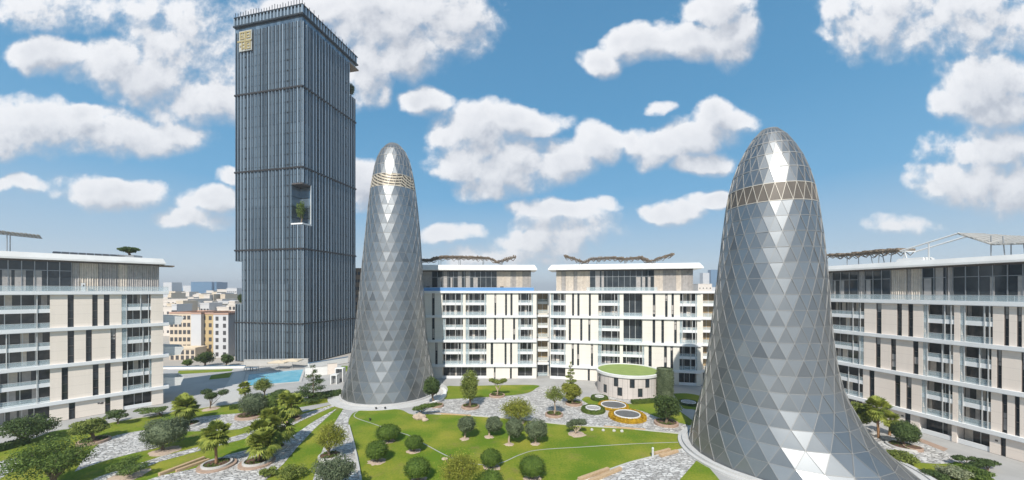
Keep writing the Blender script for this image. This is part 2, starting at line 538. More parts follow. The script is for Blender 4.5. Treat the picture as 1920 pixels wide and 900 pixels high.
class MB:
    """collects faces; build() links them as one mesh object"""

    def __init__(self):
        self.v, self.f, self.m = [], [], []
        self.mats = []

    def mi(self, m):
        if m is None:
            return 0
        if m not in self.mats:
            self.mats.append(m)
        return self.mats.index(m)

    def poly(self, pts, m=None):
        i = len(self.v)
        self.v += [tuple(p) for p in pts]
        self.f.append(tuple(range(i, i + len(pts))))
        self.m.append(self.mi(m))

    def hexa(self, p, m=None):
        """p: 4 bottom points counterclockwise, then 4 top"""
        i = len(self.v)
        self.v += [tuple(q) for q in p]
        for q in ((3, 2, 1, 0), (4, 5, 6, 7), (0, 1, 5, 4), (1, 2, 6, 5), (2, 3, 7, 6), (3, 0, 4, 7)):
            self.f.append(tuple(i + k for k in q))
            self.m.append(self.mi(m))

    def box(self, x0, x1, y0, y1, z0, z1, m=None):
        self.hexa([(x0, y0, z0), (x1, y0, z0), (x1, y1, z0), (x0, y1, z0), (x0, y0, z1), (x1, y0, z1), (x1, y1, z1), (x0, y1, z1)], m)

    def prism(self, pts, z0, z1, m=None):
        if sum(a[0] * b[1] - b[0] * a[1] for a, b in zip(pts, pts[1:] + pts[:1])) < 0:
            pts = pts[::-1]
        n, i = len(pts), len(self.v)
        self.v += [(p[0], p[1], z0) for p in pts] + [(p[0], p[1], z1) for p in pts]
        self.f.append(tuple(range(i + n - 1, i - 1, -1)))
        self.f.append(tuple(range(i + n, i + 2 * n)))
        self.m += [self.mi(m)] * 2
        for k in range(n):
            j = (k + 1) % n
            self.f.append((i + k, i + j, i + n + j, i + n + k))
            self.m.append(self.mi(m))

    def tube(self, pts, rad, n=8, m=None, cap=True):
        pts = [np.array(p, float) for p in pts]
        if isinstance(rad, (int, float)):
            rad = [rad] * len(pts)
        i = len(self.v)
        for k, p in enumerate(pts):
            t = pts[min(k + 1, len(pts) - 1)] - pts[max(k - 1, 0)]
            t /= (np.linalg.norm(t) or 1)
            a = np.cross(t, (0, 0, 1.0) if abs(t[2]) < .9 else (1.0, 0, 0))
            a /= np.linalg.norm(a)
            b = np.cross(a, t)
            for q in range(n):
                an = 2 * pi * q / n
                self.v.append(tuple(p + rad[k] * (cos(an) * a + sin(an) * b)))
        for k in range(len(pts) - 1):
            for q in range(n):
                r = (q + 1) % n
                self.f.append((i + k * n + q, i + k * n + r, i + (k + 1) * n + r, i + (k + 1) * n + q))
                self.m.append(self.mi(m))
        if cap:
            self.f.append(tuple(i + q for q in range(n))[::-1])
            self.f.append(tuple(i + (len(pts) - 1) * n + q for q in range(n)))
            self.m += [self.mi(m)] * 2

    def lathe(self, prof, cx=0, cy=0, n=32, m=None, sx=1, sy=1):
        i = len(self.v)
        for (r, z) in prof:
            for q in range(n):
                a = 2 * pi * q / n
                self.v.append((cx + sx * r * cos(a), cy + sy * r * sin(a), z))
        for k in range(len(prof) - 1):
            for q in range(n):
                r = (q + 1) % n
                self.f.append((i + k * n + q, i + k * n + r, i + (k + 1) * n + r, i + (k + 1) * n + q))
                self.m.append(self.mi(m))

    def build(self, name, m=None, parent=None, off=(0, 0, 0), smooth=False):
        me = bpy.data.meshes.new(name)
        v = [(a[0] - off[0], a[1] - off[1], a[2] - off[2]) for a in self.v]
        me.from_pydata(v, [], self.f)
        if self.mats:
            for q in self.mats:
                me.materials.append(MATS[q])
            me.polygons.foreach_set('material_index', self.m)
        else:
            me.materials.append(MATS[m])
        if smooth:
            me.polygons.foreach_set('use_smooth', [True] * len(me.polygons))
        me.update()
        o = bpy.data.objects.new(name, me)
        col.objects.link(o)
        if parent is not None:
            o.parent = parent
        elif any(off):
            o.location = off
        return o


def tag(o, label=None, cat=None, group=None, kind=None):
    for k, v in (('label', label), ('category', cat), ('group', group), ('kind', kind)):
        if v:
            o[k] = v
    return o


def thing(name, loc, label, cat, group=None):
    o = bpy.data.objects.new(name, None)
    col.objects.link(o)
    o.location = loc
    return tag(o, label, cat, group)


# ------------------------------------------------------------------ ground, lawns, paths
def circle(px, py, r, n=48):
    return [(px + r * cos(2 * pi * k / n), py + r * sin(2 * pi * k / n)) for k in range(n)]


def sheet(name, pts, z, m, label=None):
    b = MB()
    b.poly([(p[0], p[1], z) for p in pts])
    o = b.build(name, m)
    if sum(a[0] * c[1] - c[0] * a[1] for a, c in zip(pts, pts[1:] + pts[:1])) < 0:
        o.data.flip_normals()
    return tag(o, kind='structure')


def psheet(name, px, z, m):
    """a flat sheet given by the photo pixels of its corners"""
    return sheet(name, [g(*p)[:2] for p in px], z, m)


def curve(pts, n=8):
    """Catmull-Rom through pixel points"""
    out = []
    P_ = [pts[0]] + list(pts) + [pts[-1]]
    for i in range(1, len(P_) - 2):
        for k in range(n):
            t = k / n
            out.append(tuple(.5 * (2 * P_[i][j] + (P_[i + 1][j] - P_[i - 1][j]) * t + (2 * P_[i - 1][j] - 5 * P_[i][j] + 4 * P_[i + 1][j] - P_[i + 2][j]) * t * t + (3 * P_[i][j] - P_[i - 1][j] - 3 * P_[i + 1][j] + P_[i + 2][j]) * t ** 3) for j in (0, 1)))
    out.append(tuple(pts[-1]))
    return out


def strip(name, pts, w, z0, z1, m, kind='structure', off=0.0):
    """a low kerb or edging along world points"""
    b = MB()
    L, R = [], []
    for i, p in enumerate(pts):
        a, c = pts[max(i - 1, 0)], pts[min(i + 1, len(pts) - 1)]
        dx, dy = c[0] - a[0], c[1] - a[1]
        l = hypot(dx, dy) or 1
        nx, ny = -dy / l, dx / l
        L.append((p[0] + nx * (w / 2 + off), p[1] + ny * (w / 2 + off)))
        R.append((p[0] - nx * (w / 2 - off), p[1] - ny * (w / 2 - off)))
    for i in range(len(pts) - 1):
        b.hexa([(*R[i], z0), (*R[i + 1], z0), (*L[i + 1], z0), (*L[i], z0), (*R[i], z1), (*R[i + 1], z1), (*L[i + 1], z1), (*L[i], z1)])
    o = b.build(name, m)
    if kind:
        tag(o, kind=kind)
    return o


GP = lambda L: [g(*p)[:2] for p in L]

sheet('ground', circle(0, 0, 6000, 64), -.12, 'ground_sand')
sheet('plaza', [(-110, 8), (84, 8), (84, 118), (20, 118), (-10, 128), (-58, 124), (-110, 118)], 0, 'plaza_concrete')
# central stone court between the lawn and the middle block
psheet('stone_court', curve([(798, 777), (812, 757), (838, 750), (900, 745), (985, 741), (1005, 728), (1045, 726), (1085, 748), (1110, 742), (1150, 744), (1240, 752), (1275, 775), (1292, 816)]) + [(1180, 805), (1060, 797), (960, 786), (850, 778)], .02, 'stone_paving')
LAWN = curve([(680, 1250), (676, 900), (664, 838), (654, 800), (656, 783), (668, 772), (700, 768), (748, 768), (768, 776), (785, 779), (800, 777)]) + [(850, 778), (960, 786), (1060, 797), (1180, 805), (1292, 816), (1297, 838), (1250, 850), (1180, 868), (1080, 903), (960, 960), (860, 1250)]
psheet('lawn', LAWN, .035, 'lawn_grass')
psheet('stone_path', [(1297, 838), (1312, 857), (1272, 903), (1200, 1000), (1130, 1250), (860, 1250), (960, 960), (1080, 903), (1180, 868), (1250, 850)], .03, 'stone_paving')
psheet('lawn', [(1312, 857), (1345, 895), (1420, 1000), (1460, 1250), (1130, 1250), (1200, 1000), (1272, 903)], .04, 'lawn_grass')
psheet('lawn', curve([(833, 749), (836, 726), (870, 724), (1000, 722), (1004, 729), (985, 738), (940, 743), (890, 746), (833, 749)]), .04, 'lawn_grass')
psheet('lawn', curve([(1090, 750), (1100, 744), (1122, 750), (1145, 757), (1190, 757), (1240, 754), (1262, 762), (1280, 775), (1300, 790), (1310, 802), (1282, 795), (1240, 785), (1200, 770), (1160, 766), (1120, 765), (1090, 750)]), .04, 'lawn_grass')
psheet('lawn', curve([(1262, 738), (1290, 738), (1316, 744), (1326, 758), (1318, 776), (1300, 768), (1282, 766), (1272, 752), (1262, 738)]), .04, 'lawn_grass')
# left garden: one lawn cut by stone strips that fan out from the left tower
psheet('lawn', curve([(-120, 860), (0, 838), (60, 823), (105, 808), (175, 799), (235, 788), (300, 778), (380, 765), (447, 757), (480, 752), (540, 750), (600, 744), (636, 742), (632, 760)], 4) + [(644, 766), (622, 802), (604, 846), (592, 886), (560, 1000), (520, 1250), (-900, 1250)], .035, 'lawn_grass')
psheet('stone_path', [(632, 766), (589, 790), (551, 816), (515, 831), (424, 854), (387, 874), (300, 893), (120, 950), (-700, 1250), (380, 1250), (470, 950), (499, 900), (531, 871), (560, 836), (589, 805), (628, 770)], .055, 'stone_paving')
psheet('stone_path', [(644, 767), (654, 783), (652, 800), (664, 840), (676, 900), (680, 1250), (530, 1250), (568, 960), (590, 890), (604, 846), (622, 802)], .055, 'stone_paving')
psheet('stone_path', [(632, 757), (570, 776), (545, 787), (462, 812), (381, 836), (300, 857), (190, 893), (60, 945), (100, 950), (210, 900), (300, 866), (381, 844), (470, 820), (550, 797), (572, 786), (632, 760)], .06, 'stone_paving')
psheet('stone_path', curve([(140, 885), (165, 852), (205, 821), (271, 807), (330, 801), (366, 784), (440, 776), (492, 773), (497, 790), (462, 800), (440, 806), (366, 809), (318, 812), (280, 832), (300, 838), (231, 855), (180, 870), (140, 885)], 4), .05, 'stone_paving')
psheet('stone_path', curve([(-200, 930), (-60, 890), (0, 866), (30, 859), (34, 872), (10, 892), (-80, 935), (-200, 930)], 4), .05, 'stone_paving')
psheet('stone_path', [(632, 752), (540, 768), (505, 777), (505, 781), (560, 775), (632, 756)], .05, 'plaza_concrete')
psheet('lawn', [(333, 702), (335, 695), (437, 692), (434, 696)], .03, 'lawn_grass')
psheet('lawn', [(392, 712), (396, 704), (436, 698), (430, 708)], .03, 'lawn_grass')
psheet('path', [(405, 752), (440, 697), (460, 697), (447, 757)], .03, 'kerb_stone')
# right garden
psheet('lawn', curve([(1640, 842), (1690, 850), (1720, 860), (1760, 862), (1800, 868), (1840, 885), (1870, 903)], 4) + [(1960, 1000), (1700, 1250), (1600, 1250), (1600, 870)], .035, 'lawn_grass')
psheet('stone_path', curve([(1625, 800), (1660, 822), (1700, 823), (1745, 833), (1780, 852), (1790, 866), (1760, 870), (1712, 866), (1660, 852), (1625, 835), (1625, 800)], 4), .05, 'stone_paving')
psheet('path', [(1708, 822), (1720, 820), (1778, 842), (1770, 847)], .055, 'planter_stone')
# lawn edgings and the faint line across the lawn
strip('lawn_edging', GP(curve([(800, 776), (850, 777.5), (960, 785.5), (1060, 796.5), (1180, 804.5), (1292, 815.5)])), .35, 0, .16, 'kerb_stone')
strip('lawn_edging', GP([(654, 800), (664, 838), (676, 900), (678, 960), (680, 1200)]), .28, 0, .35, 'kerb_stone')
strip('lawn_edging', GP([(1297, 838), (1250, 850), (1180, 868), (1080, 903), (960, 960)]), .25, 0, .12, 'kerb_stone')
strip('lawn_path', GP(curve([(672, 770), (665, 782), (700, 795), (738, 808), (770, 818), (800, 835), (850, 860), (905, 872), (940, 868), (975, 853), (1010, 844), (1100, 838), (1200, 832), (1294, 829)])), .16, .03, .048, 'plaza_concrete')
strip('lawn_edging', GP(curve([(60, 823), (105, 808), (175, 799), (235, 788), (300, 778), (380, 765), (447, 757)])), .3, 0, .14, 'kerb_stone')


# ------------------------------------------------------------------ apartment blocks
class Fac:
    """a straight facade: s runs to the viewer's right, d outwards, z up"""

    def __init__(self, root, P0, P1):
        self.root = root
        L = hypot(P1[0] - P0[0], P1[1] - P0[1])
        self.P0, self.L = P0, L
        self.u = ((P1[0] - P0[0]) / L, (P1[1] - P0[1]) / L)
        self.n = (self.u[1], -self.u[0])

    def s(self, px):
        k = (px - CX) / F
        return (k * self.P0[1] - self.P0[0]) / (self.u[0] - k * self.u[1])

    def pt(self, s, d, z):
        return (self.P0[0] + self.u[0] * s + self.n[0] * d, self.P0[1] + self.u[1] * s + self.n[1] * d, z)

    def box(self, b, s0, s1, d0, d1, z0, z1, m=None):
        # d0 inner, d1 outer
        q = [(s0, d1), (s1, d1), (s1, d0), (s0, d0)]
        b.hexa([self.pt(a, c, z0) for a, c in q] + [self.pt(a, c, z1) for a, c in q], m)

    def build(self, b, name, m=None, parent=None, smooth=False):
        return b.build(name, m, parent or self.root, tuple(self.root.location), smooth)

    def window(self, a, c, z0, z1):
        b = MB()
        self.box(b, a, c, -.3, -.22, z0, z1)
        w = self.build(b, 'window', 'window_glass')
        f = MB()
        t = .07
        self.box(f, a, a + t, -.215, -.06, z0, z1)
        self.box(f, c - t, c, -.215, -.06, z0, z1)
        n = max(2, int((z1 - z0) / 1.5))
        for k in range(1, n):
            zz = z0 + (z1 - z0) * k / n + rnd.uniform(-.25, .25)
            self.box(f, a + t, c - t, -.215, -.1, zz, zz + rnd.choice((.06, .06, .12)))
        self.build(f, 'frame', 'frame_dark', w)
        if rnd.random() < .4:
            q = MB()
            zt = z1 - rnd.choice((0, 0, .5)) * (z1 - z0)
            self.box(q, a + t + .01, c - t - .01, -.219, -.205, zt - rnd.uniform(.2, .45) * (z1 - z0), zt)
            self.build(q, 'blind', 'curtain_grey', w)

    def balcony(self, a, c, z0, z1, two=True, glass='balcony_glass', deep=1.68, low=False, bare=False):
        zm = (z0 + z1) / 2
        b = MB()
        if two:                                          # tray with an upstand, one section run along the bay
            sec = [(-deep, zm - .28), (-.05, zm - .28), (-.05, zm + .45), (-.16, zm + .45), (-.16, zm + .12), (-deep, zm + .12)]
            A_, B_ = [self.pt(a, *q) for q in sec], [self.pt(c, *q) for q in sec]
            i0 = len(b.v)
            b.v += A_ + B_
            n_ = len(sec)
            b.f += [tuple(i0 + k for k in range(n_))[::-1], tuple(i0 + n_ + k for k in range(n_))] + [(i0 + k, i0 + (k + 1) % n_, i0 + n_ + (k + 1) % n_, i0 + n_ + k) for k in range(n_)]
            b.m += [b.mi('slab_white')] * (n_ + 2)
        elif low:
            self.box(b, a, c, -.35, -.12, z0, z0 + .75, 'slab_white')
        else:
            self.box(b, a, c, -deep + .021, -deep + .1, z0, z0 + .12, 'frame_light')
        p = self.build(b, 'balcony', None)
        gl = MB()
        self.box(gl, a, c, -deep - .05, -deep + .02, z0 + .002, z1 - .002)
        self.build(gl, 'glazing', glass, p)
        if glass == 'balcony_glass':
            for zz0, zz1 in (((z0, zm - .28), (zm + .12, z1)) if two else ((z0, z1),)):
                x = a + .1
                while x < c - .8:
                    wd = rnd.uniform(.35, 1.1)
                    if rnd.random() < .38:
                        q = MB()
                        self.box(q, x, min(x + wd, c - .1), -deep + .0205, -deep + .04, zz0 + .13, zz1 - .02)
                        self.build(q, 'curtain', rnd.choice(('curtain_grey', 'curtain_beige')), p)
                    x += wd + rnd.uniform(.2, 1.2)
        mu = MB()
        n = max(2, round((c - a) / 1.7))
        for k in range(1, n):
            x = a + (c - a) * k / n + rnd.uniform(-.3, .3)
            self.box(mu, x - .05, x + .05, -deep + .021, -deep + .1, z0 + .122, z1 - .003, 'frame_light')
        if not bare:
            if two and not low:
                for x in (a + (c - a) * .16, a + (c - a) * rnd.uniform(.62, .78), c - (c - a) * .09):
                    self.box(mu, x - .06, x + .06, -.045, .05, z0 + .001, z1 - .001, 'frame_light')
                x0, x1 = (a + .05, a + (c - a) * .16 - .07) if rnd.random() < .5 else (c - (c - a) * .09 + .07, c - .05)
                self.box(mu, x0, x1, -.03, -.01, z0 + .01, z1 - .01, 'rail_glass')
        self.build(mu, 'mullion', None, p)
        for zz in ((z0, zm + .12) if two else (z0,)):
            if zz == z0 and low:
                continue
            r = MB()
            self.box(r, a + .02, c - .02, -.13, -.1, zz + .02, zz + .98, 'rail_glass')
            self.box(r, a, c, -.15, -.08, zz + .985, zz + 1.04, 'frame_light')
            self.build(r, 'railing', None, p)

    def band(self, wall, z0, z1, s0, s1, ops, th=1.66):
        """ops: (kind, left px, right px); what is not an opening is wall"""
        cur = s0
        for o in ops:
            a, c = max(self.s(o[1]), s0), min(self.s(o[2]), s1)
            if a - cur > .02:
                self.box(wall, cur, a, -th, 0, z0, z1)
            cur = c
            k = o[0]
            if k == 'W':
                self.window(a, c, z0, z1)
            elif k == 'B':
                self.balcony(a, c, z0, z1)
            elif k == 'G':
                self.balcony(a, c, z0, z1, two=False, low=True)
            elif k == 'O':
                self.balcony(a, c, z0, z1, two=False, bare=True, glass='window_glass')
            elif k == 'L':
                self.balcony(a, c, z0, z1, glass='tan_glass', bare=True)
            elif k == 'D':
                self.balcony(a, c, z0, z1, two=False, bare=True, glass='window_glass')
        if s1 - cur > .02:
            self.box(wall, cur, s1, -th, 0, z0, z1)

    def penthouse(self, s0, s1, z0, z1, segs, back=1.3, depth=11, over=1.6, fascia=1.25, left_over=None, right_over=None):
        w = MB()
        self.box(w, s0 + .02, s1 - .02, -depth, -back - .5, z0, z1)
        self.build(w, 'penthouse', 'wall_cream')
        h = z1 - z0
        for k, a, c in segs:
            a, c = max(self.s(a), s0), min(self.s(c), s1)
            if k == 'C' or k == 'D':
                b = MB()
                n = max(4, int((c - a) / .16))
                pts = [(a + (c - a) * i / n, -back - (.02 if i % 2 else .16) - rnd.uniform(0, .07)) for i in range(n + 1)]
                for (x0, y0), (x1, y1) in zip(pts, pts[1:]):
                    b.poly([self.pt(x0, y0, z0 + .02), self.pt(x1, y1, z0 + .02), self.pt(x1, y1, z1 - .02), self.pt(x0, y0, z1 - .02)])
                self.build(b, 'curtain', 'curtain_beige' if k == 'C' else 'curtain_grey')
            else:
                b = MB()
                self.box(b, a, c, -back - .2, -back - .1, z0, z1 - .01)
                p = self.build(b, 'penthouse_glazing', 'window_glass')
                f = MB()
                n = max(2, round((c - a) / 1.5))
                for i in range(n + 1):
                    x = a + (c - a) * i / n
                    self.box(f, max(x - .05, a), min(x + .05, c), -back - .099, -back + .02, z0, z1 - .02)
                self.box(f, a, c, -back - .099, -back - .03, z0 + h * .66, z0 + h * .66 + .09)
                self.build(f, 'mullion', 'metal_grey', p)
                x = a + .2
                while x < c - 1.2:
                    wd = rnd.uniform(.4, 1.3)
                    if rnd.random() < .55:
                        cu = MB()
                        self.box(cu, x, min(x + wd, c - .1), -back - .098, -back - .07, z0 + .05, z0 + h * rnd.choice((.65, .65, .98)))
                        self.build(cu, 'curtain', 'curtain_grey', p)
                    x += wd + rnd.uniform(.3, 1.2)
        r = MB()
        lo, ro = (over if left_over is None else left_over), (over if right_over is None else right_over)
        a, c, f0, f1 = s0 - lo, s1 + ro, -depth - .5, .35
        bot = [(a, f1), (c, f1), (c, f0), (a, f0)]
        lip = .32
        i0, i1 = min(lo * .45, 1.2), min(ro * .45, 1.2)
        top = [(a + i0, f1 - .25), (c - i1, f1 - .25), (c - i1, f0 + .6), (a + i0, f0 + .6)]
        r.hexa([self.pt(*q, z1) for q in bot] + [self.pt(*q, z1 + lip) for q in bot], 'roof_white')
        r.hexa([self.pt(*q, z1 + lip + .002) for q in bot] + [self.pt(*q, z1 + fascia) for q in top], 'roof_white')
        self.build(r, 'roof', None)
        e = MB()
        self.box(e, s0, s1, -back - .6, -back + .1, z1 - .3, z1 - .004)
        self.build(e, 'roof_soffit', 'frame_dark')

    def slab(self, z, s0, s1, t=.62, out=.5, m='slab_white', inn=1.66):
        b = MB()
        self.box(b, s0, s1, -inn, out, z - t, z)
        self.box(b, s0 + .01, s1 - .01, -inn + .2, out - .08, z - t - .09, z - t - .002)
        self.build(b, 'floor_slab', m)

    def terrace_rail(self, s0, s1, z, m='rail_glass', d=.3):
        b = MB()
        self.box(b, s0, s1, d, d + .03, z, z + .95, m)
        self.box(b, s0, s1, d - .02, d + .05, z + .952, z + 1.0, 'frame_light')
        n = int((s1 - s0) / 1.8)
        for i in range(n + 1):
            x = s0 + (s1 - s0) * i / n
            self.box(b, x - .02, x + .02, d - .06, d - .004, z, z + .95, 'frame_light')
        self.build(b, 'terrace_railing', None)


def building(name, loc, label):
    return thing(name, loc, label, 'apartment block')


def levels(ter, step, t=.62):
    """slab tops from the terrace down, and the bands of wall between them"""
    tops = [ter, ter - step, ter - 2 * step, ter - 3 * step]
    bands = [(tops[1], tops[0] - t), (tops[2], tops[1] - t), (tops[3], tops[2] - t), (0.05, tops[3] - t)]
    return tops, bands


# --- left block
PL = lambda px: (lambda Y: ((px - CX) / F * Y, Y))(1 / (.015408 - 9.976e-6 * px))
p0, p1 = PL(-230), PL(306)
rootL = building('apartment_block', (*PL(150), 0), 'cream apartment block at the left edge with dark glazed balconies and white floor slabs')
fl = Fac(rootL, p0, p1)
tops, bands = levels(25.0, 7.0)
wall = MB()
LB = ('B', -400, 93.5)
fl.band(wall, *bands[0], 0, fl.L, [('B', -175, -95), ('W', -60, -46), LB, ('W', 126.7, 138.4), ('W', 173, 183.2), ('W', 194.6, 205.5), ('B', 228, 283)][2:])
fl.band(wall, *bands[1], 0, fl.L, [LB, ('W', 126.7, 139), ('W', 161, 172.2), ('W', 207.4, 217.2), ('B', 228.5, 283.5)])
fl.band(wall, *bands[2], 0, fl.L, [LB, ('W', 115.5, 127.7), ('W', 173.9, 184.8), ('W', 196.4, 207.4), ('B', 230, 284.5)])
fl.band(wall, *bands[3], 0, fl.L, [('G', -400, 92.5), ('W', 129, 141), ('W', 197, 207), ('G', 231, 284.5)])
fl.box(wall, 0, fl.L - .02, -15, -1.75, 0.05, tops[0] - .7)
fl.build(wall, 'wall', 'wall_cream')
for z in tops:
    fl.slab(z, -1, fl.L + (.9 if z == tops[0] else .9))
fl.penthouse(0, fl.s(300), tops[0], 30.95, [('G', -230, 134), ('D', 134, 148), ('C', 148, 184), ('D', 184, 222), ('C', 222, 240), ('D', 240, 300)], left_over=1, right_over=.9)
fl.terrace_rail(-1, fl.L + .8, tops[0])
# tray balconies with slanted cheeks on the end wall
for i, z in enumerate(tops[1:]):
    b = MB()
    a, c = fl.L + .003, fl.L + 3.1
    z0 = z - .62
    fl.box(b, a, c, -7.5, -1.2, z0, z0 + .35)
    for d in (-1.2, -7.5):
        s = .18 if d == -1.2 else -.18
        q = [(a, d), (c, d), (c, d - s), (a, d - s)]
        if s < 0:
            q = [(a, d - s), (c, d - s), (c, d), (a, d)]
        zt = [z0 + 2.2, z0 + 1.7, z0 + 1.7, z0 + 2.2]
        b.hexa([fl.pt(*k, z0 + .352) for k in q] + [fl.pt(k[0] + (.55 if k[0] == c else 0), k[1], zz) for k, zz in zip(q, zt)])
    q = [(c - .16, -1.381), (c, -1.381), (c, -7.319), (c - .16, -7.319)]
    b.hexa([fl.pt(*k, z0 + .352) for k in q] + [fl.pt(k[0] + .5, k[1], z0 + 1.65) for k in q])
    fl.build(b, 'end_balcony', 'wall_white')
b = MB()
fl.box(b, fl.L - .6, fl.L + 1.9, -4, -.4, 30.55, 30.8)
fl.build(b, 'awning', 'canopy_rust')
b = MB()
for k in range(2):
    fl.box(b, fl.s(183) + k * .5, fl.s(183) + k * .5 + .28, .002, .05, 2.2, 2.45)
fl.box(b, fl.s(188), fl.s(193), .002, .06, 2.1, 2.35)
fl.build(b, 'wall_vent', 'frame_dark')

# --- right block
PR = lambda px: (lambda Y: ((px - CX) / F * Y, Y))(1 / (.012658 + 1.6866e-5 * (px - 1556)))
p0, p1 = PR(1490), PR(2120)
rootR = building('apartment_block', (*PR(1750), 0), 'pinkish apartment block at the right edge with tall slot windows behind the flaring tower')
fr = Fac(rootR, p0, p1)
tops, bands = levels(23.4, 6.6, .6)
wall = MB()
fr.band(wall, *bands[0], 0, fr.L, [('B', 1545, 1620.5), ('W', 1643, 1652.7), ('W', 1681.8, 1691), ('W', 1702.6, 1712), ('B', 1731, 1789), ('B', 1800, 1861.5), ('W', 1882.5, 1892), ('W', 1906.5, 1916), ('B', 1945, 2040)])
fr.band(wall, *bands[1], 0, fr.L, [('B', 1545, 1619.5), ('W', 1642, 1651), ('W', 1670.5, 1680), ('W', 1712, 1722), ('B', 1730, 1787), ('B', 1799, 1859), ('W', 1869, 1878.5), ('W', 1915, 1924), ('B', 1945, 2040)])
fr.band(wall, *bands[2], 0, fr.L, [('B', 1545, 1618), ('W', 1630, 1639.5), ('W', 1678, 1688), ('W', 1699, 1709), ('B', 1728, 1786), ('B', 1796, 1858), ('W', 1878.5, 1888.6), ('W', 1902.5, 1912), ('B', 1945, 2040)])
fr.band(wall, *bands[3], 0, fr.L, [('G', 1545, 1617), ('W', 1697, 1707), ('G', 1724.5, 1784.5), ('G', 1794, 1855.5), ('W', 1876, 1886), ('G', 1945, 2040)])
fr.box(wall, 0.02, fr.L - .02, -15, -1.75, 0.05, tops[0] - .7)
fr.build(wall, 'wall', 'wall_pink')
for z in tops:
    fr.slab(z, -1, fr.L + 1)
fr.penthouse(0, fr.L, tops[0], 29.35, [('D', 1490, 1552), ('G', 1552, 1600), ('D', 1600, 1612), ('G', 1612, 1660), ('C', 1660, 1690), ('D', 1690, 1697), ('C', 1697, 1719), ('G', 1719, 1764), ('D', 1764, 1776), ('G', 1776, 2120)], fascia=1.1)
fr.terrace_rail(-1, fr.L, tops[0])
b = MB()
fr.box(b, fr.s(1690), fr.s(1694.5), .002, .06, 2.0, 2.25)
fr.box(b, fr.s(1866), fr.s(1871), .002, .06, 2.0, 2.25)
fr.build(b, 'wall_vent', 'frame_dark')

# --- middle block: two wings and a set-back link
rootC = building('apartment_block', (9, 104, 0), 'long sunlit white apartment block across the middle, two wings with a slot between them')
KX = lambda px, Y: (px - CX) / F * Y
a0, a1 = (-38.0, 104.0), (KX(1006, 104), 104.0)
fa = Fac(rootC, a0, a1)
b0 = (KX(1031, 104), 104.0)
bq = (KX(1314, 95.6), 95.6)
dl = hypot(bq[0] - b0[0], bq[1] - b0[1])
bu = ((bq[0] - b0[0]) / dl, (bq[1] - b0[1]) / dl)
fb = Fac(rootC, b0, bq)
fc = Fac(rootC, (bq[0] - bu[1] * 0 + .02 * bu[0] + (-bu[1]) * -1.6 * -1, bq[1] + .02 * bu[1] + bu[0] * 1.6), (bq[0] + bu[0] * 16 - bu[1] * 1.6, bq[1] + bu[1] * 16 + bu[0] * 1.6))
fk = Fac(rootC, (a1[0] + .02, 107.2), (b0[0] - .02, 107.2))
tops, bands = levels(25.1, 7.0)
wall = MB()
AB = [('B', 829.5, 868), ('B', 873, 912)]
fa.band(wall, *bands[0], 0, fa.L, [('W', 810, 815)] + AB + [('W', 927, 930.5), ('W', 947, 950.8), ('W', 957, 961), ('B', 972, 999.5)])
fa.band(wall, *bands[1], 0, fa.L, [('W', 810, 815)] + AB + [('W', 926.5, 930.3), ('W', 941.5, 945), ('W', 962, 966), ('B', 971.5, 999)])
fa.band(wall, *bands[2], 0, fa.L, [('W', 816, 820.5)] + AB + [('W', 920, 924.7), ('W', 946, 949.8), ('W', 956.5, 960.2), ('B', 970.5, 999)])
fa.band(wall, *bands[3], 0, fa.L, [('G', 829.5, 912), ('W', 926, 929.3), ('W', 956, 959.8), ('G', 971, 998)])
fa.box(wall, 0.02, fa.L - .02, -15, -1.75, 0.05, tops[0] - .7)
fb.band(wall, *bands[0], 0, fb.L, [('B', 1033, 1060.5), ('W', 1072.5, 1076.5), ('W', 1082.5, 1086.7), ('W', 1104, 1108), ('B', 1122, 1162), ('O', 1169, 1204.5), ('W', 1224, 1229), ('W', 1247, 1251.8), ('W', 1259, 1263.6), ('B', 1275, 1307)])
fb.band(wall, *bands[1], 0, fb.L, [('B', 1033, 1060.5), ('W', 1066.4, 1070.6), ('W', 1087.8, 1092), ('W', 1103, 1107), ('B', 1122, 1162), ('O', 1169, 1204.5), ('W', 1223.5, 1228.7), ('W', 1240, 1245), ('W', 1264, 1269), ('B', 1274.5, 1307)])
fb.band(wall, *bands[2], 0, fb.L, [('B', 1032.5, 1060.5), ('W', 1072, 1076), ('W', 1082, 1086), ('W', 1108, 1112), ('B', 1121, 1162), ('B', 1168, 1208), ('W', 1216, 1222), ('W', 1245, 1250.5), ('W', 1257, 1262), ('B', 1274, 1307)])
fb.band(wall, *bands[3], 0, fb.L, [('G', 1032, 1060), ('W', 1102, 1106), ('G', 1122, 1160), ('W', 1216, 1221), ('W', 1245, 1250), ('G', 1273, 1306)])
fb.box(wall, 0.3, fb.L - .02, -15, -1.75, 0.05, tops[0] - .7)
for z0, z1 in bands[:3]:
    fk.band(wall, z0 + .4, z1, 0, fk.L, [('L', 1008, 1027)], 1.2)
    fc.band(wall, z0, z1, 0, fc.L, [('L', 1318, 1342), ('L', 1352, 1390)])
fk.band(wall, *bands[3], 0, fk.L, [('D', 1008, 1027)], 1.2)
fc.band(wall, *bands[3], 0, fc.L, [('D', 1318, 1345), ('D', 1352, 1390)])
fc.box(wall, 0.1, fc.L, -10, -1.75, 0.05, tops[0] - .7)
fk.box(wall, .05, fk.L - .05, -9, -1.75, 0.05, tops[0] - .7)
fa.build(wall, 'wall', 'wall_sand')
for z in tops:
    fa.slab(z, 0, fa.L + (.0))
    fb.slab(z, 0.12, fb.L, inn=1.6)
    fk.slab(z if z != tops[0] else z - .004, -.0, fk.L, out=(.4 if z != tops[0] else 3.65), inn=1.2)
    fc.slab(z - .006, 0, fc.L, out=.3)
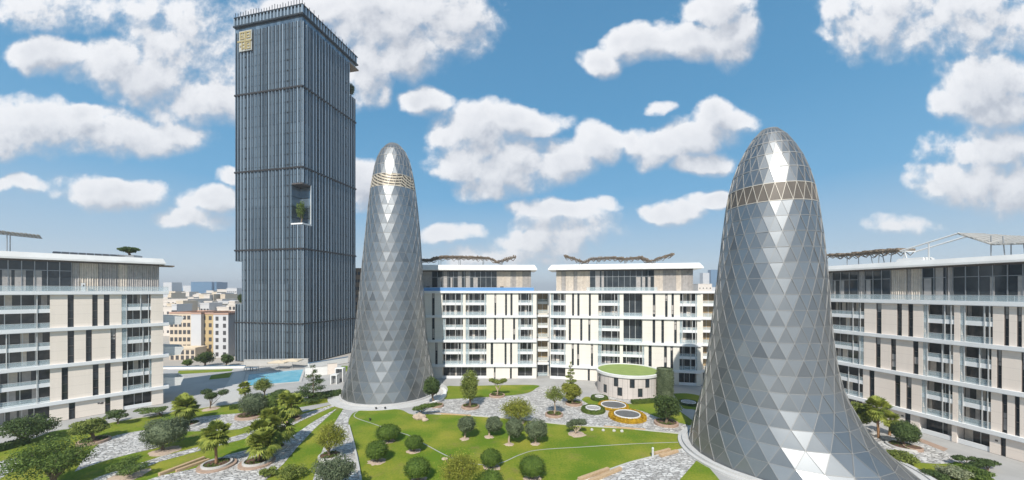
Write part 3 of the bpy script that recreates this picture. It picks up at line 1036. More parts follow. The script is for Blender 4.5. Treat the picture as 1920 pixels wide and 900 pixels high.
fa.penthouse(fa.s(770), fa.s(996), tops[0], 31.0, [('D', 770, 808), ('G', 808, 931), ('C', 931, 957), ('D', 957, 968), ('C', 968, 980), ('D', 980, 996)], left_over=1.5, right_over=1.7, fascia=1.5)
fb.penthouse(fb.s(1042), fb.s(1302), tops[0], 31.0, [('C', 1042, 1052), ('D', 1052, 1060), ('C', 1060, 1075), ('D', 1075, 1082), ('C', 1082, 1106), ('G', 1106, 1228), ('C', 1228, 1245), ('D', 1245, 1270), ('C', 1270, 1280), ('D', 1280, 1302)], left_over=2.2, right_over=2.2, fascia=1.5)
fa.terrace_rail(fa.s(780), fa.s(1001), tops[0], 'sky_painted_glass', .32)  # this railing wears the painted sky reflection
fb.terrace_rail(fb.s(1100), fb.s(1232), tops[0])


# ------------------------------------------------------------------ roof canopies
def canopy(fac, prof, d0, d1, zref, label, m, posts, truss=False):
    """a folded lattice sheet on posts: prof = (photo x, height) along the facade"""
    pts = [(fac.s(q[0]), q[1]) for q in prof]
    drop = [q[2] if len(q) > 2 else 0.0 for q in prof]
    c = fac.pt((pts[0][0] + pts[-1][0]) / 2, (d0 + d1) / 2, zref)
    r = thing('roof_canopy', c, label, 'canopy', 'lattice canopies on the roof terraces')
    off = tuple(r.location)
    b, fr_ = MB(), MB()
    for (sa, za), (sb, zb), da, db in zip(pts, pts[1:], drop, drop[1:]):
        n = max(2, int((sb - sa) / .45))
        for i in range(n):
            t0, t1 = (i + .08) / n, (i + .80) / n
            x0, x1 = sa + (sb - sa) * t0, sa + (sb - sa) * t1
            z0, z1 = za + (zb - za) * t0, za + (zb - za) * t1
            h = .10 + .06 * rnd.random() if not truss else .16 + .3 * rnd.random()
            y0, y1 = da + (db - da) * t0, da + (db - da) * t1
            e = rnd.uniform(-.25, .25)
            q = [(x0, d1 + e, z0 - y0), (x1, d1 + e, z1 - y1), (x1, d0, z1), (x0, d0, z0)]
            b.hexa([fac.pt(*k) for k in q] + [fac.pt(k[0], k[1], k[2] + h) for k in q])
        for d in (d0 + .3, (d0 + d1) / 2, d1 - .25):
            t = (d - d0) / (d1 - d0)
            fr_.tube([fac.pt(sa, d, za - .1 - da * t), fac.pt(sb, d, zb - .1 - db * t)], .075, 6)
            if truss and sb - sa > 1.2:
                k_ = max(1, int((sb - sa) / 1.3))
                for i in range(k_):
                    x0, x1, x2 = (sa + (sb - sa) * (i + f_) / k_ for f_ in (0, .5, 1))
                    zz = lambda x: za + (zb - za) * (x - sa) / (sb - sa) - .1
                    lo = .35 + .55 * rnd.random()
                    fr_.tube([fac.pt(x0, d, zz(x0)), fac.pt(x1, d, zz(x1) - lo), fac.pt(x2, d, zz(x2))], .08, 5)
    b.build('canopy_slats', m, r, off)
    fr_.build('canopy_frame', m, r, off)
    for x, lean in posts:
        s = fac.s(x)
        zt = np.interp(s, [p[0] for p in pts], [p[1] for p in pts])
        for d in (d0 + .7, d1 - .6):
            q = MB()
            q.tube([fac.pt(s + lean, d, zref), fac.pt(s, d, zt - .12)], .07, 8)
            q.build('post', 'metal_grey', r, off)
    return r


def zy(fac, px, py, d=-2.0):
    """height at which the facade line set back by d shows photo pixel px, py"""
    s = fac.s(px)
    return H + (HY - py) / F * fac.pt(s, d, 0)[1]


canopy(fa, [(x, zy(fa, x, y)) for x, y in [(770, 487), (800, 488), (815, 483), (830, 481.5), (880, 482), (915, 483), (932, 491), (945, 486), (968, 480)]], -6, -1.5, 32.4,
       'brown lattice canopy on the left wing roof of the middle block', 'canopy_rust', [(820, 0), (858, .1), (905, -.2), (940, .3)], True)
canopy(fb, [(x, zy(fb, x, y)) for x, y in [(1056, 479), (1075, 484), (1095, 491), (1108, 484.5), (1150, 482.5), (1172, 485), (1205, 482), (1222, 490), (1245, 482), (1268, 476)]], -6, -1.5, 32.4,
       'brown lattice canopy on the right wing roof of the middle block', 'canopy_rust', [(1085, .1), (1120, -.1), (1174, .1), (1218, .2), (1232, -.2)], True)
canopy(fr, [(x, zy(fr, x, y)) for x, y in [(1530, 480), (1575, 477), (1640, 471), (1674, 468.5)]], -6, -1.5, 30.4,
       'thin flat rusty canopy on the right block roof, next to the flaring tower', 'canopy_rust', [(1574, 0), (1617, .4), (1634, -.2)], True)
canopy(fr, [(x, zy(fr, x, y), dr) for x, y, dr in [(1787, 437, .1), (1850, 441, 1.5), (1925, 444, 1.0), (2010, 438, .6)]], -7, -1.0, 30.4,
       'wide slatted grey canopy on the right block roof beside the sloping beam', 'canopy_grey', [(1845, 0), (1867, .2), (1960, 0)])
canopy(fl, [(x, zy(fl, x, y)) for x, y in [(-160, 424), (-60, 428), (0, 434), (35, 438), (74, 442)]], -7, -1.5, 32.2,
       'lattice canopy on the left block roof at the edge of the photo', 'canopy_grey', [(-90, 0), (10, 0)])
sb, r0 = MB(), thing('roof_beam', fr.pt(fr.s(1730), -1.6, 30.4), 'white sloping beam rising over the right block roof on a slender post', 'beam')
off = tuple(r0.location)
for d in (-1.6, -5.5):
    sb.tube([fr.pt(fr.s(1676), d, zy(fr, 1676, 471)), fr.pt(fr.s(1786), d, zy(fr, 1786, 437))], .16, 8)
sb.tube([fr.pt(fr.s(1676), -1.6, zy(fr, 1676, 471)), fr.pt(fr.s(1676), -5.5, zy(fr, 1676, 471))], .12, 8)
sb.build('beam_frame', 'roof_white', r0, off)
for x, xt, yt in ((1729, 1729, 454.5), (1680, 1687, 467), (1690, 1683, 468)):
    q = MB()
    q.tube([fr.pt(fr.s(x), -1.6, 30.4), fr.pt(fr.s(xt), -1.6, zy(fr, xt, yt, -1.6))], .10, 8)
    q.build('post', 'frame_light', r0, off)
b = MB()
fr.box(b, fr.s(1672), fr.s(1722), -4, -1.2, 30.42, 30.95)
fr.box(b, fr.s(1674), fr.s(1720), -3.8, -1.4, 30.952, 31.1)
tag(b.build('roof_hatch', 'roof_white', None, fr.pt(fr.s(1697), -2, 30.42)), 'low white roof hatch box under the sloping beam', 'roof hatch')
b = MB()
for k in range(9):
    x0 = fl.s(97) + (fl.s(236) - fl.s(97)) * k / 9
    x1 = fl.s(97) + (fl.s(236) - fl.s(97)) * (k + .94) / 9
    q = [(x0, -1.6, 32.25), (x1, -1.6, 32.25), (x1, -4, 32.75), (x0, -4, 32.75)]
    b.hexa([fl.pt(*k_) for k_ in q] + [fl.pt(k_[0], k_[1], k_[2] + .12) for k_ in q], 'band_dark')
    for d, zt in ((-1.7, 32.26), (-3.9, 32.72)):
        fl.box(b, x0 + .1, x0 + .2, d - .05, d + .05, 31.9, zt, 'metal_grey')
tag(b.build('solar_panel', None, None, fl.pt(fl.s(165), -2.6, 32.2)), 'long dark tilted panel row along the left block roof edge', 'solar panel')


# ------------------------------------------------------------------ dark glass tower
C0 = (KX(567, 124), 124.0)
uL, uR = (-.9735, .2285), (.2285, .9735)
rootT = thing('glass_tower', (*C0, 0), 'tall dark glass skyscraper with vertical fins and corner notches behind the pool', 'skyscraper')
rootT.rotation_euler = (0, 0, atan2(uR[1], uR[0]))       # local x = along the right face, local y = along the left face
WA, WB = 28.6, 28.0                                       # left face (y), right face (x)


def a_px(px):
    k = (px - CX) / F
    return (k * C0[1] - C0[0]) / (uL[0] - k * uL[1])


def b_px(px):
    k = (px - CX) / F
    return (k * C0[1] - C0[0]) / (uR[0] - k * uR[1])


SEG = [  # (b0, b1, a0, a1, z0, z1)
    (0, WB, 0, WA, 0, 20.4), (0, WB, 0, WA - 2.9, 20.4, 35.7), (0, WB, 0, WA, 35.7, 47.8),
    (0, WB, 4.4, WA, 47.8, 62), (3.9, WB, 0, 4.4, 47.8, 62), (0, WB, 0, WA, 62, 104.6),
    (0, WB - 4.2, 0, WA, 104.6, 117.5), (WB - 4.2, WB, 8, WA, 104.6, 117.5), (0, WB, 0, WA, 117.5, 119)]
b = MB()
for s_ in SEG:
    b.box(*s_)
b.build('glass_wall', 'tower_glass', rootT)
LINES = [(13.9, .15), (39.5, .27), (67.3, .27), (94.8, .27)]


def face_fins(name, m, proud, wid, phase, vary=0.0):
    b = MB()
    w0 = wid
    # left face: x = 0 plane, fins along y
    cuts = [0] + [z for z, _ in LINES] + [117.4]
    for k in range(20):
        wid = w0 * (1 + vary * rnd.uniform(-1, 1))
        y = WA * (k + phase + vary * rnd.uniform(-.1, .1)) / 19
        if y > WA - .05:
            continue
        for z0, z1 in zip(cuts, cuts[1:]):
            spans = [(z0 + .25, z1 - .25)]
            if y > WA - 3 and z0 < 36 and z1 > 20:
                spans = [(max(z0 + .25, 0), min(z1, 20.3)), (max(z0, 35.8), z1 - .25)]
            if y < 4.4 and z0 < 62 and z1 > 48:
                spans = [(z0 + .25, 47.7), (62.1, z1 - .25)]
            for q0, q1 in spans:
                if q1 - q0 > .5:
                    b.box(-proud, -.003, y - wid / 2, y + wid / 2, q0, q1)
    for k in range(20):
        wid = w0 * (1 + vary * rnd.uniform(-1, 1))
        x = WB * (k + phase + vary * rnd.uniform(-.1, .1)) / 19
        if x > WB - .05:
            continue
        for z0, z1 in zip(cuts, cuts[1:]):
            spans = [(z0 + .25, z1 - .25)]
            if x < 3.9 and z0 < 62 and z1 > 48:
                spans = [(z0 + .25, 47.7), (62.1, z1 - .25)]
            if x > WB - 4.2 and z1 > 105:
                spans = [(z0 + .25, 104.5)]
            for q0, q1 in spans:
                if q1 - q0 > .5:
                    b.box(x - wid / 2, x + wid / 2, -proud, -.003, q0, q1)
    b.build(name, m, rootT)


face_fins('vertical_fins', 'fin_steel', .34, .24, .14, .7)
face_fins('vertical_joints', 'tower_fin_dark', .26, .26, .5, .5)
for z, t in LINES:
    b = MB()
    a1 = WA - 2.9 if 20.4 < z < 35.7 else WA
    for (x0, x1, y0, y1) in ((-.46, -.002, -.46, a1), (-.002, WB, -.46, -.002)):
        b.box(x0, x1, y0, y1, z - t, z + t)
    b.build('floor_band', 'band_dark', rootT)
# service vents between the fins
b = MB()
for k in range(1, 31):
    z = k * 3.6
    if any(abs(z - l) < 1 for l, _ in LINES):
        continue
    for y in (WA * 3.83 / 19, WA * 15.83 / 19):
        if not (48 < z < 62 and y < 4.4):
            b.box(-.2, -.004, y - .45, y + .45, z, z + .3)
    for x in (WB * 4.83 / 19, WB * 14.83 / 19):
        b.box(x - .45, x + .45, -.2, -.004, z, z + .3)
tag(b.build('wall_vents', 'tower_fin_dark', rootT), kind='stuff')
# crown
b = MB()
b.box(-.7, WB + .9, -.7, WA + .2, 119.002, 119.5, 'tower_fin_dark')
b.box(-.55, WB + .7, -.55, WA, 122.2, 122.6, 'tower_fin_dark')
b.box(-.1, WB, -.1, WA - .3, 119.502, 122.198, 'tower_glass')
for k in range(21):
    y = -.3 + (WA + .2) * k / 20
    b.box(-.5, -.102, y - .25, y + .25, 119.502, 122.198, 'fin_steel')
    x = -.3 + (WB + .2) * k / 20
    b.box(x - .25, x + .25, -.5, -.102, 119.502, 122.198, 'fin_steel')
crown = b.build('crown', None, rootT)
for k in range(26):
    y = -.3 + (WA - .3) * k / 25
    b = MB()
    b.box(-.42, -.30, y - .07, y + .07, 122.602, 123.6 + rnd.random() * .9)
    b.build('parapet_post', 'tower_fin_dark', crown)
    if k % 2 == 0:
        x = .6 + (WB - 1.5) * k / 25
        b = MB()
        b.box(x - .07, x + .07, -.42, -.3, 122.602, 123.4 + rnd.random() * .8)
        b.build('parapet_post', 'tower_fin_dark', crown)
b = MB()
b.box(WB - 4.1, WB + 1.2, -.6, 7.9, 117.0, 117.49)
b.build('soffit', 'canopy_rust', crown)
# corner sky garden and the two notches
b = MB()
b.box(-.3, 3.9, -.3, 4.4, 47.802, 48.3)
b.build('garden_ledge', 'roof_white', rootT)
b = MB()
b.box(3.4, 3.7, -.35, -.05, 48.31, 61.9)
b.build('garden_frame', 'frame_light', rootT)
b = MB()
b.box(-.2, 3.7, -.2, 4.2, 61.55, 61.98)
b.build('garden_soffit', 'frame_dark', rootT)
# gold emblem in a pale frame
ya, yb = a_px(475.5), a_px(452)
q = MB()
q.box(-.75, -.45, ya, yb, 109.9, 117.0, 'emblem_frame')
em = q.build('emblem', None, rootT)
q = MB()
w_, h_ = yb - ya, 7.1
X0, X1 = -.95, -.752


def es(u0, u1, v0, v1):                      # u from the viewer's left, v from the bottom, both 0..1
    q.box(X0, X1, yb - u1 * w_, yb - u0 * w_, 109.9 + v0 * h_, 109.9 + v1 * h_)


es(.46, .56, .05, .95); es(.60, .66, .06, .40); es(.86, .93, .06, .40); es(.661, .859, .06, .11); es(.661, .859, .35, .40); es(.70, .82, .2, .26)
es(.60, .93, .88, .94); es(.60, .66, .60, .87); es(.86, .93, .60, .87); es(.661, .859, .60, .65); es(.661, .859, .74, .79)
es(.08, .44, .88, .94); es(.10, .17, .58, .87); es(.30, .36, .66, .87); es(.18, .44, .58, .64); es(.18, .29, .72, .78)
es(-.10, .45, .44, .52); es(.57, 1.0, .44, .52); es(.22, .30, .06, .43); es(.32, .44, .10, .16); es(.08, .2, .22, .28); es(.32, .44, .28, .34)
q.build('gold_strokes', 'gold', em)


# ------------------------------------------------------------------ the two glazed cone towers
def cone_tower(cx, cy, N, zs, belt, rad, label, phase=0.0, seed=1, belt_mat='belt_mesh'):
    """rad(z, angle); zs: heights of the rings; belt: index of the ring that starts the belt"""
    R = random.Random(seed)
    root = thing('cone_tower', (cx, cy, 0), label, 'tower', 'glazed cone towers')
    ring = []
    for i, z in enumerate(zs):
        row = []
        for k in range(N):
            a = 2 * pi * (k + (.5 if i % 2 else 0)) / N + phase
            r, dx, dy = rad(z, a)
            row.append(np.array((r * cos(a) + dx, r * sin(a) + dy, z)))
        ring.append(row)
    skin, fr_, belt_m, belt_f = MB(), MB(), MB(), MB()
    tones = []
    core = MB()
    for i in range(len(zs) - 1):
        for k in range(N):
            k1 = (k + 1) % N
            if i % 2 == 0:
                tris = [(ring[i][k], ring[i][k1], ring[i + 1][k], 1), (ring[i + 1][k], ring[i][k1], ring[i + 1][k1], 0)]
            else:
                tris = [(ring[i][k], ring[i + 1][k1], ring[i + 1][k], 0), (ring[i][k], ring[i][k1], ring[i + 1][k1], 1)]
            for A, B, C, up in tris:
                n = np.cross(B - A, C - A)
                n /= np.linalg.norm(n)
                P = [A, B, C]
                cen = (A + B + C) / 3
                e = [np.linalg.norm(P[(j + 1) % 3] - P[j]) for j in range(3)]
                inr = np.linalg.norm(np.cross(B - A, C - A)) / sum(e)
                w = .028 if i < belt else .045
                f = 1 - w / inr
                inner = [cen + (p_ - cen) * f for p_ in P]
                tb, tf = (belt_m, belt_f) if i == belt else (skin, fr_)
                jit = [R.uniform(-.028, .028) for _ in range(3)]
                tb.poly([p_ - n * (.05 + j_) for p_, j_ in zip(inner, jit)])
                if i != belt:
                    t = .50 + (.085 if not up else -.085) + R.gauss(0, .08)
                    if R.random() < .05:
                        t += R.choice((-.3, .3))
                    tones.append(min(1, max(0, t)))
                for j in range(3):
                    tf.poly([P[j], P[(j + 1) % 3], inner[(j + 1) % 3], inner[j]])
                    tf.poly([inner[j], inner[(j + 1) % 3], inner[(j + 1) % 3] - n * .09, inner[j] - n * .09])
    o = skin.build('glazing', 'tower_skin', root)
    at = o.data.attributes.new('tone', 'FLOAT', 'FACE')
    at.data.foreach_set('value', tones)
    fr_.build('lattice', 'lattice_steel', root)
    bo = belt_m.build('belt', belt_mat, root)
    belt_f.build('belt_lattice', 'belt_light', bo)
    cb = MB()
    top = ring[-1]
    c = sum(top) / N
    for k in range(N):
        cb.poly([top[k], top[(k + 1) % N], c + np.array((0, 0, .35))])
    cb.build('cap', 'lattice_steel', root)
    return root, ring


# left tower: almost round, leaning a touch
LZ = [0, 12.6, 33.7, 44, 50.8, 57.4, 60, 61.3]
LR = [11.3, 8.75, 6.95, 6.05, 5.25, 3.9, 2.6, 1.2]


def smooth_interp(zs, rs):
    # monotone cubic through the samples
    zs, rs = np.array(zs, float), np.array(rs, float)
    dz = np.diff(zs); sl = np.diff(rs) / dz
    m = np.zeros(len(zs)); m[0], m[-1] = sl[0], sl[-1]
    for i in range(1, len(zs) - 1):
        m[i] = 0 if sl[i - 1] * sl[i] <= 0 else 2 * sl[i - 1] * sl[i] / (sl[i - 1] + sl[i])

    def f(z):
        i = int(min(max(np.searchsorted(zs, z) - 1, 0), len(zs) - 2))
        h = dz[i]; t = (z - zs[i]) / h
        return float(rs[i] * (2 * t ** 3 - 3 * t * t + 1) + m[i] * h * (t ** 3 - 2 * t * t + t) + rs[i + 1] * (3 * t * t - 2 * t ** 3) + m[i + 1] * h * (t ** 3 - t * t))
    return f


fL = smooth_interp(LZ, LR)
radL = lambda z, a: (fL(z), -.7 * max(0, 1 - z / 40), 0)
zl = [.45 + 49.2 * k / 22 for k in range(23)] + [52.7] + [55.2, 57.5, 59.4, 60.7, 61.25]
cone_tower(-29.3, 90.0, 25, zl, 22, radL, 'slim glazed cone tower with a striped belt, beside the dark skyscraper', phase=.05, seed=3, belt_mat='belt_stripes')
# right tower: flares out towards the lower right of the photo
fA = smooth_interp([0, 2, 9.6, 23.8, 37.6, 40.6, 45, 48, 49.4, 50.1], [11.4, 11.0, 9.2, 7.5, 5.95, 5.5, 4.2, 2.7, 1.7, .9])
fB = smooth_interp([0, 1.7, 5.6, 12, 17.9, 30, 37.6, 40.6, 45, 48, 49.4, 50.1], [17.0, 14.7, 11.2, 8.4, 7.55, 6.75, 5.95, 5.5, 4.2, 2.7, 1.7, .9])
PHI = atan2(-.70, .71)


def radR(z, a):
    w = max(0.0, cos(a - PHI)) ** 1.6
    return fA(z) * (1 - w) + fB(z) * w, 0, 0


zr = [.45 + 37.3 * k / 17 for k in range(18)] + [40.4] + [42.8, 45.0, 47.0, 48.7, 49.9]
cone_tower(39.8, 56.3, 26, zr, 17, radR, 'large glazed cone tower flaring out at its foot, near the right block', phase=.1, seed=5)

# white plinths
for cx, cy, rf, w0, w1, lab in ((-30.0, 90, radL, 1.6, 2.6, 'white ring plinth around the slim cone tower beside the pool'),
                                (39.8, 56.3, radR, .9, 1.5, 'white double kerb ring around the foot of the flaring cone tower')):
    b = MB()
    n = 96
    for k in range(n):
        a0, a1 = 2 * pi * k / n, 2 * pi * (k + 1) / n
        r0, r1 = rf(0, a0)[0], rf(0, a1)[0]
        for (i0, i1, z0, z1) in ((-1.2, .25, .0, .46), (.252, w0, .0, .62 if w0 < 1 else .16), (w0 + .002, w1, 0, .30 if w0 < 1 else .09)):
            q = [((r0 + i0) * cos(a0), (r0 + i0) * sin(a0)), ((r0 + i1) * cos(a0), (r0 + i1) * sin(a0)), ((r1 + i1) * cos(a1), (r1 + i1) * sin(a1)), ((r1 + i0) * cos(a1), (r1 + i0) * sin(a1))]
            b.hexa([(cx + p_[0], cy + p_[1], z0) for p_ in q] + [(cx + p_[0], cy + p_[1], z1) for p_ in q])
    tag(b.build('plinth', 'plinth_stone', None, (cx, cy, 0)), lab, 'plinth')

# ------------------------------------------------------------------ round pavilion with a green roof
rp = thing('round_pavilion', (29.0, 91.3, 0), 'round beige pavilion with a green roof in front of the middle block', 'pavilion')
RR = 7.45
b = MB()
b.lathe([(RR - .4, 0), (RR, 0), (RR, 5.0), (RR - .4, 5.0)], n=96)
b.build('wall', 'wall_pavilion', rp, smooth=False)
b = MB()
b.lathe([(RR + .003, 4.75), (RR + .28, 4.85), (RR + .34, 5.45), (RR - .15, 5.5), (RR - .2, 5.2)], n=96)
b.build('roof_rim', 'roof_white', rp, smooth=False)
b = MB()
b.poly([((RR - .1) * cos(2 * pi * k / 96), (RR - .1) * sin(2 * pi * k / 96), 5.28) for k in range(96)])
b.build('roof', 'green_roof', rp)
for px, y0, y1 in ((1124, 697, 715), (1155, 704, 722), (1185.5, 706, 725), (1214, 705, 724), (1134.5, 719, 737), (1162, 724, 743), (1200.5, 726, 746)):
    k = (px - CX) / F
    # where the viewing line meets the drum
    A_ = k * k + 1
    B_ = -2 * (k * 29.0 + 91.3)
    C_ = 29.0 ** 2 + 91.3 ** 2 - (RR + .02) ** 2
    Y = (-B_ - sqrt(max(B_ * B_ - 4 * A_ * C_, 0))) / (2 * A_)
    a = atan2(Y - 91.3, k * Y - 29.0)
    up = y0 < 710
    z0, z1 = (2.75, 4.6) if up else (.7, 2.5)
    for nm, hw, zz0, zz1, r_, m_, par in (('window', .062, z0, z1, RR + .03, 'window_glass', rp), ('frame', .075, z0 - .08, z1 + .08, RR + .012, 'frame_dark', None)):
        b = MB()
        for j in range(4):
            t0, t1 = a - hw + 2 * hw * j / 4, a - hw + 2 * hw * (j + 1) / 4
            q = [((r_ - .15) * cos(t0), (r_ - .15) * sin(t0)), (r_ * cos(t0), r_ * sin(t0)), (r_ * cos(t1), r_ * sin(t1)), ((r_ - .15) * cos(t1), (r_ - .15) * sin(t1))]
            b.hexa([(*p_, zz0) for p_ in q] + [(*p_, zz1) for p_ in q])
        o = b.build(nm, m_, par or win)
        if nm == 'window':
            win = o


# ------------------------------------------------------------------ plants
def leaves(pts, nrm, size, rs, asp=.55):
    """one small kite-shaped leaf cluster per point"""
    n = len(pts)
    nrm = nrm / np.maximum(np.linalg.norm(nrm, axis=1, keepdims=True), 1e-6)
    ref = rs.normal(size=(n, 3))
    a = np.cross(nrm, ref)
    a /= np.maximum(np.linalg.norm(a, axis=1, keepdims=True), 1e-6)
    b = np.cross(nrm, a)
    s = size * rs.uniform(.55, 1.35, (n, 1))
    V = np.stack([pts - a * s * .5, pts + b * s * asp * .5 + a * s * .05, pts + a * s * .5, pts - b * s * asp * .5 + a * s * .05], 1)
    return V.reshape(-1, 3)


def quad_mesh(name, V, m, parent, extra=None):
    nf = len(V) // 4
    me = bpy.data.meshes.new(name)
    if extra:                                            # (verts, faces) of a solid heart
        ev, ef = extra
        me.from_pydata([tuple(p) for p in V] + [tuple(p) for p in ev], [], [tuple(range(4 * i, 4 * i + 4)) for i in range(nf)] + [tuple(k + len(V) for k in f) for f in ef])
    else:
        me.vertices.add(len(V))
        me.vertices.foreach_set('co', V.astype(np.float32).ravel())
        me.loops.add(nf * 4)
        me.loops.foreach_set('vertex_index', np.arange(nf * 4, dtype=np.int32))
        me.polygons.add(nf)
        me.polygons.foreach_set('loop_start', np.arange(0, nf * 4, 4, dtype=np.int32))
        me.update(calc_edges=True)
    me.materials.append(MATS[m])
    o = bpy.data.objects.new(name, me)
    col.objects.link(o)
    if parent is not None:
        o.parent = parent
    return o


def lobed(rs, lobes, n, size, shell=.55, wild=.7, asp=.55):
    L = np.array(lobes, float)
    w = (L[:, 3] * L[:, 4] + L[:, 3] * L[:, 5] + L[:, 4] * L[:, 5])
    idx = rs.choice(len(L), n, p=w / w.sum())
    d = rs.normal(size=(n, 3))
    d /= np.linalg.norm(d, axis=1, keepdims=True)
    r = shell + (1 - shell) * rs.random((n, 1)) ** .6
    r *= 1 + .10 * rs.normal(size=(n, 1))
    P = L[idx, :3] + d * r * L[idx, 3:6]
    nr = d / L[idx, 3:6] * L[idx, 3:6].mean(1, keepdims=True) + wild * rs.normal(size=(n, 3))
    return leaves(P, nr, size, rs, asp)


def ball_core(c, r, n=14):
    v, f = [], []
    for i in range(n // 2 + 1):
        t = pi * i / (n // 2)
        for k in range(n):
            a = 2 * pi * k / n
            v.append((c[0] + r[0] * sin(t) * cos(a), c[1] + r[1] * sin(t) * sin(a), c[2] + r[2] * cos(t)))
    for i in range(n // 2):
        for k in range(n):
            f.append((i * n + k, (i + 1) * n + k, (i + 1) * n + (k + 1) % n, i * n + (k + 1) % n))
    return v, f


def limb_tree(b, rs, base_h, tips, r0, bend=.15):
    """trunk that splits into limbs reaching the given points"""
    top = np.array((rs.normal() * bend, rs.normal() * bend, base_h))
    mid = top * .5 + np.array((rs.normal() * bend, rs.normal() * bend, 0))
    b.tube([(0, 0, -.1), tuple(mid), tuple(top)], [r0 * 1.25, r0, r0 * .8], 8)
    for t in tips:
        t = np.array(t)
        m_ = top * .5 + t * .5 + rs.normal(size=3) * bend + np.array((0, 0, .1))
        b.tube([tuple(top * .97), tuple(m_), tuple(t)], [r0 * .6, r0 * .4, r0 * .15], 6)


def frame(bx, by, box):
    x, y, _ = g(bx, by)
    k = y / F
    x0, x1, y0, y1 = box
    zc = lambda yy: H + (HY - yy) * k
    return x, y, ((x0 + x1) / 2 - CX) * k - x, (x1 - x0) * k / 2, zc(y1), zc(y0)


ALL = []


